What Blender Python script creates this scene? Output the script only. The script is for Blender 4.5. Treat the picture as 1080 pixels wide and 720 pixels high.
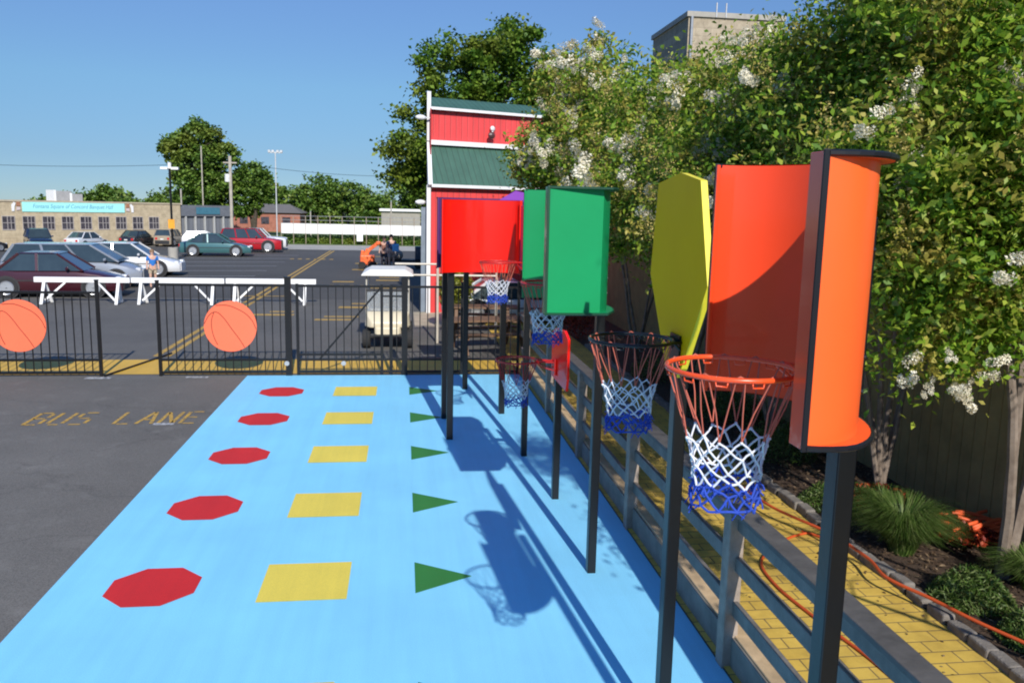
import bpy, bmesh, math, random
import numpy as np
from mathutils import Vector, Matrix, Euler
PI = math.pi
R_ = math.radians
scene = bpy.context.scene
for o in list(bpy.data.objects):
    bpy.data.objects.remove(o)
COL = scene.collection

# ------------------------------------------------------------------ camera
cam_d = bpy.data.cameras.new('camera'); cam = bpy.data.objects.new('camera', cam_d); COL.objects.link(cam)
cam_d.sensor_width = 36; cam_d.lens = 29.08; cam_d.clip_start = 0.05; cam_d.clip_end = 3000
P_, Y_, RO = R_(9.0775), R_(7.5659), R_(1.2352)
fw = Vector((math.sin(Y_)*math.cos(P_), math.cos(Y_)*math.cos(P_), -math.sin(P_)))
rt = Vector((math.cos(Y_), -math.sin(Y_), 0)); up = rt.cross(fw)
rr = rt*math.cos(RO)+up*math.sin(RO); uu = -rt*math.sin(RO)+up*math.cos(RO)
m = Matrix((rr, uu, -fw)).transposed().to_4x4(); m.translation = Vector((0, 0, 3.2))
cam.matrix_world = m
scene.camera = cam

# ------------------------------------------------------------------ light
SUN_EL, SUN_AZ = R_(33.0), R_(-5.5)     # sun behind the camera, a little to the right
sdir = Vector((math.sin(R_(5.5))*math.cos(SUN_EL), -math.cos(R_(5.5))*math.cos(SUN_EL), math.sin(SUN_EL)))
sd = bpy.data.lights.new('sun', 'SUN'); sd.energy = 4.15; sd.angle = R_(0.53); sd.color = (1.0, 0.95, 0.87)
so = bpy.data.objects.new('sun', sd); COL.objects.link(so)
so.rotation_euler = sdir.to_track_quat('Z', 'Y').to_euler(); so.location = (5, -20, 20)
w = bpy.data.worlds.new('World'); scene.world = w; w.use_nodes = True
nt = w.node_tree; bg = nt.nodes['Background']
sky = nt.nodes.new('ShaderNodeTexSky'); sky.sky_type = 'NISHITA'; sky.sun_disc = False
sky.sun_elevation = SUN_EL; sky.sun_rotation = PI - R_(5.5)
sky.air_density = 0.5; sky.dust_density = 0.0; sky.ozone_density = 3.0; sky.altitude = 0
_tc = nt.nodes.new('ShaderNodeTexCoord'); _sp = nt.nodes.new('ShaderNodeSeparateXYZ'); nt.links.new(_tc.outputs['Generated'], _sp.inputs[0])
_rp = nt.nodes.new('ShaderNodeValToRGB'); nt.links.new(_sp.outputs['Z'], _rp.inputs['Fac'])   # sky tint by height: dimmed low down, brightness added above view to fill shadows
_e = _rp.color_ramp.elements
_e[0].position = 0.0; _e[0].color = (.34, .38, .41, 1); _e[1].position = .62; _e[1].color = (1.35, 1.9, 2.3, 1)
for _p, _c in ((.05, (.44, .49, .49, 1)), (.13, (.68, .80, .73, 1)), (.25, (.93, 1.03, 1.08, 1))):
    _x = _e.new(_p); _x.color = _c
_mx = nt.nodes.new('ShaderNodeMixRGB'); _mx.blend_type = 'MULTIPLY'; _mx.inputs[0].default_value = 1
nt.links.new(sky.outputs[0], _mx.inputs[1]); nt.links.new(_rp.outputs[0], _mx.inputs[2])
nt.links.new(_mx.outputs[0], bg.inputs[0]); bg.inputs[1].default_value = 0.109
scene.view_settings.view_transform = 'Standard'; scene.view_settings.look = 'None'
scene.view_settings.exposure = 0.35; scene.view_settings.gamma = 1
scene.view_settings.use_curve_mapping = False
scene.cycles.pixel_filter_type = 'BLACKMAN_HARRIS'; scene.cycles.filter_width = 2.0

# ------------------------------------------------------------------ materials
def srgb(r, g, b):
    f = lambda c: (c/255/12.92 if c/255 <= .04045 else ((c/255+.055)/1.055)**2.4)
    return (f(r), f(g), f(b))
MATS = {}
def mat(name, col, rough=.6, metal=0., var=.12, scale=3., bump=0., bscale=60., col2=None, spec=.5, coat=0., trans=0.):
    if name in MATS: return MATS[name]
    M = bpy.data.materials.new(name); M.use_nodes = True; n = M.node_tree; b = n.nodes['Principled BSDF']
    b.inputs['Roughness'].default_value = rough; b.inputs['Metallic'].default_value = metal
    b.inputs['Specular IOR Level'].default_value = spec; b.inputs['Coat Weight'].default_value = coat
    b.inputs['Coat Roughness'].default_value = .08
    tc = n.nodes.new('ShaderNodeTexCoord')
    nz = n.nodes.new('ShaderNodeTexNoise'); nz.inputs['Scale'].default_value = scale; nz.inputs['Detail'].default_value = 6
    nz.inputs['Roughness'].default_value = .65
    n.links.new(tc.outputs['Object'], nz.inputs['Vector'])
    rp = n.nodes.new('ShaderNodeValToRGB'); n.links.new(nz.outputs['Fac'], rp.inputs['Fac'])
    c2 = col2 or tuple(min(1, c*(1+var)) for c in col); c1 = col if col2 else tuple(c*(1-var) for c in col)
    rp.color_ramp.elements[0].position = .32; rp.color_ramp.elements[1].position = .68
    rp.color_ramp.elements[0].color = (*c1, 1); rp.color_ramp.elements[1].color = (*c2, 1)
    n.links.new(rp.outputs['Color'], b.inputs['Base Color'])
    if bump:
        n2 = n.nodes.new('ShaderNodeTexNoise'); n2.inputs['Scale'].default_value = bscale; n2.inputs['Detail'].default_value = 4
        n.links.new(tc.outputs['Object'], n2.inputs['Vector'])
        bp = n.nodes.new('ShaderNodeBump'); bp.inputs['Strength'].default_value = bump; bp.inputs['Distance'].default_value = .01
        n.links.new(n2.outputs['Fac'], bp.inputs['Height']); n.links.new(bp.outputs['Normal'], b.inputs['Normal'])
    MATS[name] = M; return M
def nodes(M): return M.node_tree, M.node_tree.nodes['Principled BSDF']

def asphalt(name, c, cracks=True, light=1.35, wearscale=.35):
    M = bpy.data.materials.new(name); M.use_nodes = True; n, b = nodes(M); N = n.nodes; L = n.links
    tc = N.new('ShaderNodeTexCoord')
    def noise(s, d=8, r=.6):
        x = N.new('ShaderNodeTexNoise'); x.inputs['Scale'].default_value = s; x.inputs['Detail'].default_value = d
        x.inputs['Roughness'].default_value = r; L.new(tc.outputs['Object'], x.inputs['Vector']); return x
    a = noise(wearscale); g = noise(90, 3); s = noise(2.2, 8, .7)
    r1 = N.new('ShaderNodeValToRGB'); L.new(a.outputs['Fac'], r1.inputs['Fac'])
    r1.color_ramp.elements[0].position = .35; r1.color_ramp.elements[1].position = .65
    r1.color_ramp.elements[0].color = (*[x*.85 for x in c], 1); r1.color_ramp.elements[1].color = (*[x*1.15 for x in c], 1)
    r2 = N.new('ShaderNodeValToRGB'); L.new(g.outputs['Fac'], r2.inputs['Fac'])
    r2.color_ramp.elements[0].position = .3; r2.color_ramp.elements[0].color = (.6, .6, .6, 1)
    r2.color_ramp.elements[1].position = .75; r2.color_ramp.elements[1].color = (1.45, 1.42, 1.38, 1)
    mx = N.new('ShaderNodeMixRGB'); mx.blend_type = 'MULTIPLY'; mx.inputs[0].default_value = 1
    L.new(r1.outputs[0], mx.inputs[1]); L.new(r2.outputs[0], mx.inputs[2])
    r3 = N.new('ShaderNodeValToRGB'); L.new(s.outputs['Fac'], r3.inputs['Fac'])
    r3.color_ramp.elements[0].position = .55; r3.color_ramp.elements[0].color = (0, 0, 0, 1)
    r3.color_ramp.elements[1].position = .78; r3.color_ramp.elements[1].color = (.65, .65, .65, 1)
    m2 = N.new('ShaderNodeMixRGB'); L.new(r3.outputs[0], m2.inputs[0]); L.new(mx.outputs[0], m2.inputs[1])
    m2.inputs[2].default_value = (*[x*light*1.3 for x in c], 1)
    last = m2
    if cracks:
        mp = N.new('ShaderNodeMapping'); mp.inputs['Scale'].default_value = (.12, .42, 1); L.new(tc.outputs['Object'], mp.inputs['Vector'])
        vo = N.new('ShaderNodeTexVoronoi'); vo.feature = 'DISTANCE_TO_EDGE'; vo.inputs['Scale'].default_value = 1.0
        nn = noise(1.6, 5); ad = N.new('ShaderNodeMixRGB'); ad.inputs[0].default_value = .16
        L.new(mp.outputs[0], ad.inputs[1]); L.new(nn.outputs['Color'], ad.inputs[2]); L.new(ad.outputs[0], vo.inputs['Vector'])
        rc = N.new('ShaderNodeValToRGB'); L.new(vo.outputs['Distance'], rc.inputs['Fac'])
        rc.color_ramp.elements[0].position = .0015; rc.color_ramp.elements[0].color = (.55, .55, .55, 1)
        rc.color_ramp.elements[1].position = .0045; rc.color_ramp.elements[1].color = (1, 1, 1, 1)
        m3 = N.new('ShaderNodeMixRGB'); m3.blend_type = 'MULTIPLY'; m3.inputs[0].default_value = .45
        L.new(m2.outputs[0], m3.inputs[1]); L.new(rc.outputs[0], m3.inputs[2]); last = m3
    L.new(last.outputs[0], b.inputs['Base Color']); b.inputs['Roughness'].default_value = .85
    bp = N.new('ShaderNodeBump'); bp.inputs['Strength'].default_value = .5; bp.inputs['Distance'].default_value = .008
    L.new(g.outputs['Fac'], bp.inputs['Height']); L.new(bp.outputs[0], b.inputs['Normal'])
    MATS[name] = M; return M

def paint_ground(name, c, worn=0.0, under=(.09, .085, .08), wear_lo=.62):
    """road paint on rough asphalt; worn shows the asphalt in flecks"""
    M = bpy.data.materials.new(name); M.use_nodes = True; n, b = nodes(M); N = n.nodes; L = n.links
    tc = N.new('ShaderNodeTexCoord')
    def noise(s, d=6, r=.6):
        x = N.new('ShaderNodeTexNoise'); x.inputs['Scale'].default_value = s; x.inputs['Detail'].default_value = d
        x.inputs['Roughness'].default_value = r; L.new(tc.outputs['Object'], x.inputs['Vector']); return x
    a = noise(.9); g = noise(140, 2); s = noise(14, 8, .75)
    r1 = N.new('ShaderNodeValToRGB'); L.new(a.outputs['Fac'], r1.inputs['Fac'])
    r1.color_ramp.elements[0].position = .3; r1.color_ramp.elements[1].position = .7
    r1.color_ramp.elements[0].color = (*[x*.93 for x in c], 1); r1.color_ramp.elements[1].color = (*[min(1, x*1.05) for x in c], 1)
    r2 = N.new('ShaderNodeValToRGB'); L.new(g.outputs['Fac'], r2.inputs['Fac'])
    r2.color_ramp.elements[0].position = .3; r2.color_ramp.elements[0].color = (.86, .87, .88, 1)
    r2.color_ramp.elements[1].position = .6; r2.color_ramp.elements[1].color = (1.04, 1.03, 1.02, 1)
    mx = N.new('ShaderNodeMixRGB'); mx.blend_type = 'MULTIPLY'; mx.inputs[0].default_value = 1
    L.new(r1.outputs[0], mx.inputs[1]); L.new(r2.outputs[0], mx.inputs[2])
    r3 = N.new('ShaderNodeValToRGB'); L.new(s.outputs['Fac'], r3.inputs['Fac'])
    r3.color_ramp.elements[0].position = wear_lo; r3.color_ramp.elements[0].color = (0, 0, 0, 1)
    r3.color_ramp.elements[1].position = wear_lo+.1; r3.color_ramp.elements[1].color = (worn, worn, worn, 1)
    m2 = N.new('ShaderNodeMixRGB'); L.new(r3.outputs[0], m2.inputs[0]); L.new(mx.outputs[0], m2.inputs[1]); m2.inputs[2].default_value = (*under, 1)
    mp = N.new('ShaderNodeMapping'); mp.inputs['Scale'].default_value = (7, .35, 1); L.new(tc.outputs['Object'], mp.inputs['Vector'])
    st = N.new('ShaderNodeTexNoise'); st.inputs['Scale'].default_value = 1.0; st.inputs['Detail'].default_value = 7; st.inputs['Roughness'].default_value = .6; L.new(mp.outputs[0], st.inputs['Vector'])
    r4 = N.new('ShaderNodeValToRGB'); L.new(st.outputs['Fac'], r4.inputs['Fac']); r4.color_ramp.elements[0].position = .3; r4.color_ramp.elements[0].color = (.93, .94, .95, 1)
    r4.color_ramp.elements[1].position = .6; r4.color_ramp.elements[1].color = (1.02, 1.02, 1.02, 1)
    m5 = N.new('ShaderNodeMixRGB'); m5.blend_type = 'MULTIPLY'; m5.inputs[0].default_value = 1; L.new(m2.outputs[0], m5.inputs[1]); L.new(r4.outputs[0], m5.inputs[2])
    L.new(m5.outputs[0], b.inputs['Base Color']); b.inputs['Roughness'].default_value = .62
    bp = N.new('ShaderNodeBump'); bp.inputs['Strength'].default_value = .35; bp.inputs['Distance'].default_value = .005
    L.new(g.outputs['Fac'], bp.inputs['Height']); L.new(bp.outputs[0], b.inputs['Normal'])
    MATS[name] = M; return M

def brick_mat(name, c1, c2, mortar, bw, bh, ms=.012, rough=.8, rot=0, coord='Object', axes='xy', offset=.5, bump=.6):
    M = bpy.data.materials.new(name); M.use_nodes = True; n, b = nodes(M); N = n.nodes; L = n.links
    tc = N.new('ShaderNodeTexCoord'); vec = tc.outputs[coord]
    sp = N.new('ShaderNodeSeparateXYZ'); L.new(vec, sp.inputs[0]); cb = N.new('ShaderNodeCombineXYZ')
    L.new(sp.outputs['XYZ'.index(axes[0].upper())], cb.inputs[0]); L.new(sp.outputs['XYZ'.index(axes[1].upper())], cb.inputs[1])
    br = N.new('ShaderNodeTexBrick'); L.new(cb.outputs[0], br.inputs['Vector'])
    br.inputs['Scale'].default_value = 1; br.inputs['Brick Width'].default_value = bw; br.inputs['Row Height'].default_value = bh
    br.inputs['Mortar Size'].default_value = ms; br.inputs['Mortar Smooth'].default_value = .2; br.offset = offset
    br.inputs['Color1'].default_value = (*c1, 1); br.inputs['Color2'].default_value = (*c2, 1); br.inputs['Mortar'].default_value = (*mortar, 1)
    nz = N.new('ShaderNodeTexNoise'); nz.inputs['Scale'].default_value = 2.5; nz.inputs['Detail'].default_value = 8; nz.inputs['Roughness'].default_value = .7
    L.new(vec, nz.inputs['Vector'])
    rp = N.new('ShaderNodeValToRGB'); L.new(nz.outputs['Fac'], rp.inputs['Fac'])
    rp.color_ramp.elements[0].position = .28; rp.color_ramp.elements[0].color = (.55, .52, .50, 1); rp.color_ramp.elements[1].position = .58
    rp.color_ramp.elements[1].color = (1.05, 1.05, 1.05, 1)
    mx = N.new('ShaderNodeMixRGB'); mx.blend_type = 'MULTIPLY'; mx.inputs[0].default_value = .8
    L.new(br.outputs['Color'], mx.inputs[1]); L.new(rp.outputs[0], mx.inputs[2]); L.new(mx.outputs[0], b.inputs['Base Color'])
    b.inputs['Roughness'].default_value = rough
    bp = N.new('ShaderNodeBump'); bp.invert = True; bp.inputs['Strength'].default_value = bump; bp.inputs['Distance'].default_value = .01
    L.new(br.outputs['Fac'], bp.inputs['Height']); L.new(bp.outputs[0], b.inputs['Normal'])
    MATS[name] = M; return M

def leaf_mat(name, cols, brown=None, trans=.35, nscale=1.3, amount=.5):
    M = bpy.data.materials.new(name); M.use_nodes = True; n, b = nodes(M); N = n.nodes; L = n.links
    geo = N.new('ShaderNodeNewGeometry'); rp = N.new('ShaderNodeValToRGB'); L.new(geo.outputs['Random Per Island'], rp.inputs['Fac'])
    el = rp.color_ramp.elements
    while len(el) < len(cols): el.new(.5)
    for i, c in enumerate(cols):
        el[i].position = i/(len(cols)-1); el[i].color = (*c, 1)
    out = rp.outputs[0]
    if brown:
        tc = N.new('ShaderNodeTexCoord'); nz = N.new('ShaderNodeTexNoise'); nz.inputs['Scale'].default_value = nscale; nz.inputs['Detail'].default_value = 3
        L.new(tc.outputs['Object'], nz.inputs['Vector']); r2 = N.new('ShaderNodeValToRGB'); L.new(nz.outputs['Fac'], r2.inputs['Fac'])
        r2.color_ramp.elements[0].position = .5; r2.color_ramp.elements[0].color = (0, 0, 0, 1)
        r2.color_ramp.elements[1].position = .62; r2.color_ramp.elements[1].color = (amount, amount, amount, 1)
        mx = N.new('ShaderNodeMixRGB'); L.new(r2.outputs[0], mx.inputs[0]); L.new(out, mx.inputs[1]); mx.inputs[2].default_value = (*brown, 1); out = mx.outputs[0]
    L.new(out, b.inputs['Base Color']); b.inputs['Roughness'].default_value = .5; b.inputs['Specular IOR Level'].default_value = .35
    if trans:
        tr = N.new('ShaderNodeBsdfTranslucent'); L.new(out, tr.inputs[0]); mxs = N.new('ShaderNodeMixShader'); mxs.inputs[0].default_value = trans
        L.new(b.outputs[0], mxs.inputs[1]); L.new(tr.outputs[0], mxs.inputs[2]); L.new(mxs.outputs[0], N['Material Output'].inputs[0])
    MATS[name] = M; return M

# ------------------------------------------------------------------ mesh helper
class MB:
    def __init__(s): s.v = []; s.f = []; s.mi = []
    def add(s, vs, fs, mi=0):
        k = len(s.v); s.v += [tuple(v) for v in vs]; s.f += [tuple(i+k for i in f) for f in fs]; s.mi += [mi]*len(fs); return s
    def box(s, x0, x1, y0, y1, z0, z1, mi=0, mtx=None):
        vs = [Vector((x, y, z)) for z in (z0, z1) for y in (y0, y1) for x in (x0, x1)]
        if mtx: vs = [mtx @ v for v in vs]
        return s.add(vs, [(0, 2, 3, 1), (4, 5, 7, 6), (0, 1, 5, 4), (2, 6, 7, 3), (0, 4, 6, 2), (1, 3, 7, 5)], mi)
    def bar(s, a, b, w, h=None, mi=0, upv=(0, 0, 1)):
        a = Vector(a); b = Vector(b); h = h or w; d = (b-a).normalized(); u = Vector(upv)
        if abs(d.dot(u)) > .95: u = Vector((0, 1, 0))
        r = d.cross(u).normalized(); u = r.cross(d)
        vs = [p+r*sx*w/2+u*sz*h/2 for p in (a, b) for sz in (-1, 1) for sx in (-1, 1)]
        return s.add(vs, [(0, 1, 3, 2), (4, 6, 7, 5), (0, 4, 5, 1), (2, 3, 7, 6), (0, 2, 6, 4), (1, 5, 7, 3)], mi)
    def tube(s, pts, rad, n=6, mi=0, cap=True, closed=False):
        pts = [Vector(p) for p in pts]; k = len(pts)
        rad = rad if hasattr(rad, '__len__') else [rad]*k
        vs = []; pu = None
        for i, p in enumerate(pts):
            d = (pts[(i+1) % k]-pts[i-1]) if closed else (pts[min(i+1, k-1)]-pts[max(i-1, 0)])
            d = d.normalized() if d.length > 1e-9 else Vector((0, 0, 1))
            if pu is None:
                u = Vector((0, 0, 1)) if abs(d.z) < .9 else Vector((1, 0, 0)); u = (u-d*u.dot(d)).normalized()
            else:
                u = pu-d*pu.dot(d); u = u.normalized() if u.length > 1e-6 else Vector((1, 0, 0))
            pu = u; r = d.cross(u)
            for j in range(n):
                a = 2*PI*j/n; vs.append(p+(u*math.cos(a)+r*math.sin(a))*rad[i])
        fs = []
        for i in range(k if closed else k-1):
            i2 = (i+1) % k
            for j in range(n):
                fs.append((i*n+j, i*n+(j+1) % n, i2*n+(j+1) % n, i2*n+j))
        if cap and not closed:
            fs.append(tuple(range(n-1, -1, -1))); fs.append(tuple((k-1)*n+j for j in range(n)))
        return s.add(vs, fs, mi)
    def prism(s, poly, z0, z1, mi=0, mtx=None, top_mi=None):
        n = len(poly); vs = [Vector((x, y, z0)) for x, y in poly]+[Vector((x, y, z1)) for x, y in poly]
        if mtx: vs = [mtx @ v for v in vs]
        k = len(s.v)
        s.add(vs, [tuple(range(n-1, -1, -1)), tuple(range(n, 2*n))]+[(i, (i+1) % n, (i+1) % n+n, i+n) for i in range(n)], mi)
        return s
    def cyl(s, c, r, h, n=20, mi=0, mtx=None, r2=None):
        r2 = r if r2 is None else r2; c = Vector(c)
        vs = [c+Vector((r*math.cos(2*PI*i/n), r*math.sin(2*PI*i/n), 0)) for i in range(n)]+[c+Vector((r2*math.cos(2*PI*i/n), r2*math.sin(2*PI*i/n), h)) for i in range(n)]
        if mtx: vs = [mtx @ v for v in vs]
        return s.add(vs, [tuple(range(n-1, -1, -1)), tuple(range(n, 2*n))]+[(i, (i+1) % n, (i+1) % n+n, i+n) for i in range(n)], mi)
    def ball(s, c, r, mi=0, nu=10, nv=7, sc=(1, 1, 1)):
        c = Vector(c); vs = [c+Vector((0, 0, r*sc[2]))]
        for i in range(1, nv):
            t = PI*i/nv
            for j in range(nu):
                a = 2*PI*j/nu; vs.append(c+Vector((r*sc[0]*math.sin(t)*math.cos(a), r*sc[1]*math.sin(t)*math.sin(a), r*sc[2]*math.cos(t))))
        vs.append(c-Vector((0, 0, r*sc[2]))); e = len(vs)-1; fs = []
        for j in range(nu):
            fs.append((0, 1+j, 1+(j+1) % nu)); fs.append((e, e-nu+(j+1) % nu, e-nu+j))
        for i in range(nv-2):
            for j in range(nu):
                a = 1+i*nu+j; b = 1+i*nu+(j+1) % nu; fs.append((a, a+nu, b+nu, b))
        return s.add(vs, fs, mi)
    def build(s, name, mats, parent=None, bevel=0, smooth=False, loc=None, seg=2):
        me = bpy.data.meshes.new(name); me.from_pydata(s.v, [], s.f)
        mats = mats if isinstance(mats, (list, tuple)) else [mats]
        for q in mats: me.materials.append(q)
        me.polygons.foreach_set('material_index', s.mi)
        if smooth: me.polygons.foreach_set('use_smooth', [True]*len(s.f))
        me.update()
        o = bpy.data.objects.new(name, me); COL.objects.link(o)
        if parent: o.parent = parent
        if loc: o.location = loc
        if bevel:
            md = o.modifiers.new('bevel', 'BEVEL'); md.width = bevel; md.segments = seg; md.limit_method = 'ANGLE'; md.angle_limit = R_(35)
            if smooth or bevel: md.harden_normals = False
        return o
def tag(o, label=None, cat=None, group=None, kind=None):
    if label: o['label'] = label
    if cat: o['category'] = cat
    if group: o['group'] = group
    if kind: o['kind'] = kind
    return o
def thing(name, label, cat, loc=(0, 0, 0), rz=0, group=None):
    o = bpy.data.objects.new(name, None); COL.objects.link(o); o.location = loc; o.rotation_euler = (0, 0, rz)
    o.empty_display_size = .2
    return tag(o, label, cat, group)
def struct(o): o['kind'] = 'structure'; return o
def copy_tree(o, parent=None):
    c = o.copy(); COL.objects.link(c); c.parent = parent
    for ch in list(o.children): copy_tree(ch, c)
    return c
def auto_smooth(o, ang=40):
    me = o.data
    me.polygons.foreach_set('use_smooth', [True]*len(me.polygons))
    try: me.set_sharp_from_angle(angle=R_(ang))
    except Exception: pass
    return o

rng = random.Random(11)
nrg = np.random.default_rng(5)

# common materials
BLACK = mat('black_paint', (.0045, .005, .006), .3, 0, .15, 5, spec=.42, bump=.06, bscale=25)
BLACKM = mat('black_fence_paint', (.006, .006, .007), .4, 0, .2, 8, spec=.35)
RUBBER = mat('tyre_rubber', (.02, .02, .021), .85)
WHITE = mat('white_paint', (.78, .78, .77), .45, 0, .06, 2.5)
CHROME = mat('wheel_alloy', (.55, .56, .58), .3, .7)
GLASSD = mat('car_glass', (.03, .045, .05), .06, 0, .2, 2, spec=.8)
STEEL = mat('galvanised_steel', (.42, .43, .44), .45, .5, .15, 9)

# ------------------------------------------------------------------ ground
ASP_FAR = asphalt('asphalt_new', (.070, .067, .062), cracks=False, light=1.1, wearscale=.12)
ASP_NEAR = asphalt('asphalt_old', (.134, .128, .115), cracks=True)
def sheet(name, poly, z, m, th=None):
    b = MB(); b.add([(x, y, z) for x, y in poly], [tuple(range(len(poly)))]); return struct(b.build(name, m))
EARTH = mat('dry_grass_ground', (.10, .11, .045), .95, 0, .4, .4, bump=.5, bscale=8)
sheet('ground', [(-900, -300), (900, -300), (900, 1500), (-900, 1500)], -.02, EARTH)
ASP_MID = asphalt('asphalt_mid', (.112, .108, .10), cracks=True, light=1.1, wearscale=.2)
sheet('parking_lot', [(-60, 29), (9, 29), (9, 61.5), (-60, 61.5)], -.008, ASP_FAR)
sheet('parking_lot_near', [(-60, 15.9), (9, 15.9), (9, 29), (-60, 29)], -.008, ASP_MID)
sheet('parking_lot_far', [(-60, 61.5), (-7.5, 61.5), (-9.5, 78), (-60, 78)], -.009, ASP_FAR)
sheet('driveway', [(-60, -6), (2.3, -6), (2.3, 15.9), (-60, 15.9)], -.004, ASP_NEAR)
PAD = paint_ground('court_blue_paint', (.25, .67, .94), .45, (.13, .42, .66), .66)
sheet('court', [(-2.916, -4), (2.26, -4), (2.26, 15.80), (-2.916, 15.80)], 0.0, PAD)
CONC = mat('concrete', (.36, .34, .30), .9, 0, .14, 1.5, bump=.3, bscale=40)
sheet('pavement', [(-8.6, 61.5), (6, 61.5), (6, 69), (-9.4, 69)], .0, CONC)
sheet('pavement_by_hall', [(-45, 49.6-9.5), (-25.4, 56.9), (-16.3, 65.6), (-15.9, 64.9), (-25.0, 55.6), (-45, 39)], -.002, CONC)
GRS = mat('verge_grass', (.10, .15, .03), .95, 0, .45, 1.1, bump=.6, bscale=14)
sheet('grass_verge', [(-30, 69), (14, 69), (14, 108), (-40, 108)], .01, GRS)

sheet('barn_apron', [(.3, 22.4), (9, 22.4), (9, 25.6), (.3, 25.6)], -.002, mat('pale_gravel', (.42, .35, .24), .9, 0, .2, 2, bump=.4, bscale=30))
# court markings: painted sheets
OCT = paint_ground('marking_red_paint', (.62, .018, .014), .15, (.4, .05, .04), .72)
YEL = paint_ground('marking_yellow_paint', (.80, .64, .09), .15, (.5, .4, .1), .72)
GRN = paint_ground('marking_green_paint', (.03, .20, .035), .15, (.05, .2, .06), .72)
for i in range(-1, 5):
    y = 6.876+1.8745*i
    r = .39
    if i < 0: y -= .07
    oc = [(-2.086+r*math.cos(PI/8+k*PI/4), y+r*math.sin(PI/8+k*PI/4)) for k in range(8)]
    b = MB(); b.add([(a, c, .004) for a, c in oc], [tuple(range(8))]); struct(b.build('octagon_marking', OCT))
    s = .365
    b = MB(); b.add([(-.83-s, y-s, .004), (-.83+s, y-s, .004), (-.83+s, y+s, .004), (-.83-s, y+s, .004)], [(0, 1, 2, 3)]); struct(b.build('square_marking', YEL))
    b = MB(); b.add([(.10, y-.31, .004), (.60, y-.02, .004), (.10, y+.31, .004)], [(0, 1, 2)]); struct(b.build('triangle_marking', GRN))

# road paint
RY = paint_ground('road_yellow_paint', (.55, .33, .045), .9, (.10, .09, .07), .50)
RY2 = paint_ground('road_yellow_band', (.66, .40, .05), .7, (.16, .12, .06), .60)
RW = paint_ground('road_white_paint', (.40, .40, .40), .9, (.06, .06, .06), .50)
def flat(name, quads, z, m):
    b = MB()
    for q in quads: b.add([(x, y, z) for x, y in q], [tuple(range(len(q)))])
    return struct(b.build(name, m))
def rect(x0, x1, y0, y1): return [(x0, y0), (x1, y0), (x1, y1), (x0, y1)]
flat('yellow_band', [rect(-14, 2.25, 15.98, 17.5)], -.001, RY2)
flat('double_yellow_line', [rect(-5.22, -5.10, 17.9, 60.5), rect(-4.98, -4.86, 17.9, 60.5)], -.0035, RY)
dots = []
for (x0, x1, y, n) in ((-8.2, -4.2+.4, 41.0, 5),):
    pass
def dotrow(x0, x1, y, n, s=.22):
    return [rect(x0+(x1-x0)*i/(n-1)-s/2, x0+(x1-x0)*i/(n-1)+s/2, y-s*1.5, y+s*1.5) for i in range(n)]
flat('stencil_dots', dotrow(-7.0, -5.2, 35.0, 5, .16)+dotrow(-6.6, -4.3, 50.8, 6)+dotrow(-2.9, -.9, 34.2, 6, .14)+dotrow(-2.6, 0, 47.5, 6), -.0035, RY)
bars = []
for (x0, x1, y, h) in ((-4.45, -3.2, 24.6, .35), (-4.0, -3.3, 25.4, .25), (-3.0, -2.1, 35.6, .5), (-2.05, -1.1, 26.5, .45), (-1.7, -.9, 27.6, .3), (-2.5, -1.4, 23.6, .3), (-2.3, -1.3, 24.3, .25),
                     (-2.6, -1.7, 42.5, .6), (-1.2, -.2, 36.5, .5), (-1.1, -.2, 38.0, .4), (-1.3, -.3, 33.0, .5), (-1.9, -.9, 54, .5), (-6.0, -4.0, 29.8, .18)):
    bars.append(rect(x0, x1, y, y+h))
flat('stencil_bars', bars, -.0035, RY)
wl = []
for k in range(6):
    y = 36+k*3.2; wl.append([(-20, y-.0), (-6.6, y+2.2), (-6.6, y+2.35), (-20, y+.15)])
flat('stall_lines', wl, -.0035, RW)
flat('patch_marks', [rect(-3.62, -3.32, 12.22, 12.34), rect(-5.75, -5.3, 15.55, 15.72), rect(-4.0, -3.6, 15.6, 15.74)], .001, paint_ground('worn_white_spill', (.5, .5, .49), .95, (.1, .1, .1), .46))

# BUS LANE stencil lettering
LET = {'B': [(0, 0, 0, 7), (0, 7, 3, 7), (0, 3.6, 3, 3.6), (0, 0, 3, 0), (3.4, 4.2, 3.4, 6.4), (3.6, .6, 3.6, 3)],
       'U': [(0, .8, 0, 7), (.6, 0, 3, 0), (3.6, .8, 3.6, 7)],
       'S': [(.6, 7, 3.6, 7), (0, 4.4, 0, 6.4), (.5, 3.6, 3.1, 3.6), (3.6, .7, 3.6, 3), (0, 0, 3, 0)],
       'L': [(0, 0, 0, 7), (.8, 0, 3.6, 0)], 'A': [(0, 0, 1.7, 7), (2.1, 7, 3.9, 0), (1.1, 2.4, 2.9, 2.4)],
       'N': [(0, 0, 0, 7), (.3, 6.6, 3.3, .4), (3.6, 0, 3.6, 7)], 'E': [(0, 0, 0, 7), (.8, 7, 3.5, 7), (.8, 3.6, 3, 3.6), (.8, 0, 3.6, 0)]}
b = MB(); x = 0
word = 'BUS LANE'; adv = 2.36/ (len(word)*5.6-2.0)
for ch in word:
    if ch != ' ':
        for (a0, b0, a1, b1) in LET[ch]:
            p = Vector((a0*adv+x, b0*.098, 0)); q = Vector((a1*adv+x, b1*.098, 0)); d = (q-p).normalized(); r = Vector((-d.y, d.x, 0))*.027
            b.add([p-r, q-r, q+r, p+r], [(0, 1, 2, 3)])
    x += 5.6*adv
o = struct(b.build('bus_lane_lettering', RY)); o.location = (-5.42, 12.32, 0.0)

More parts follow.
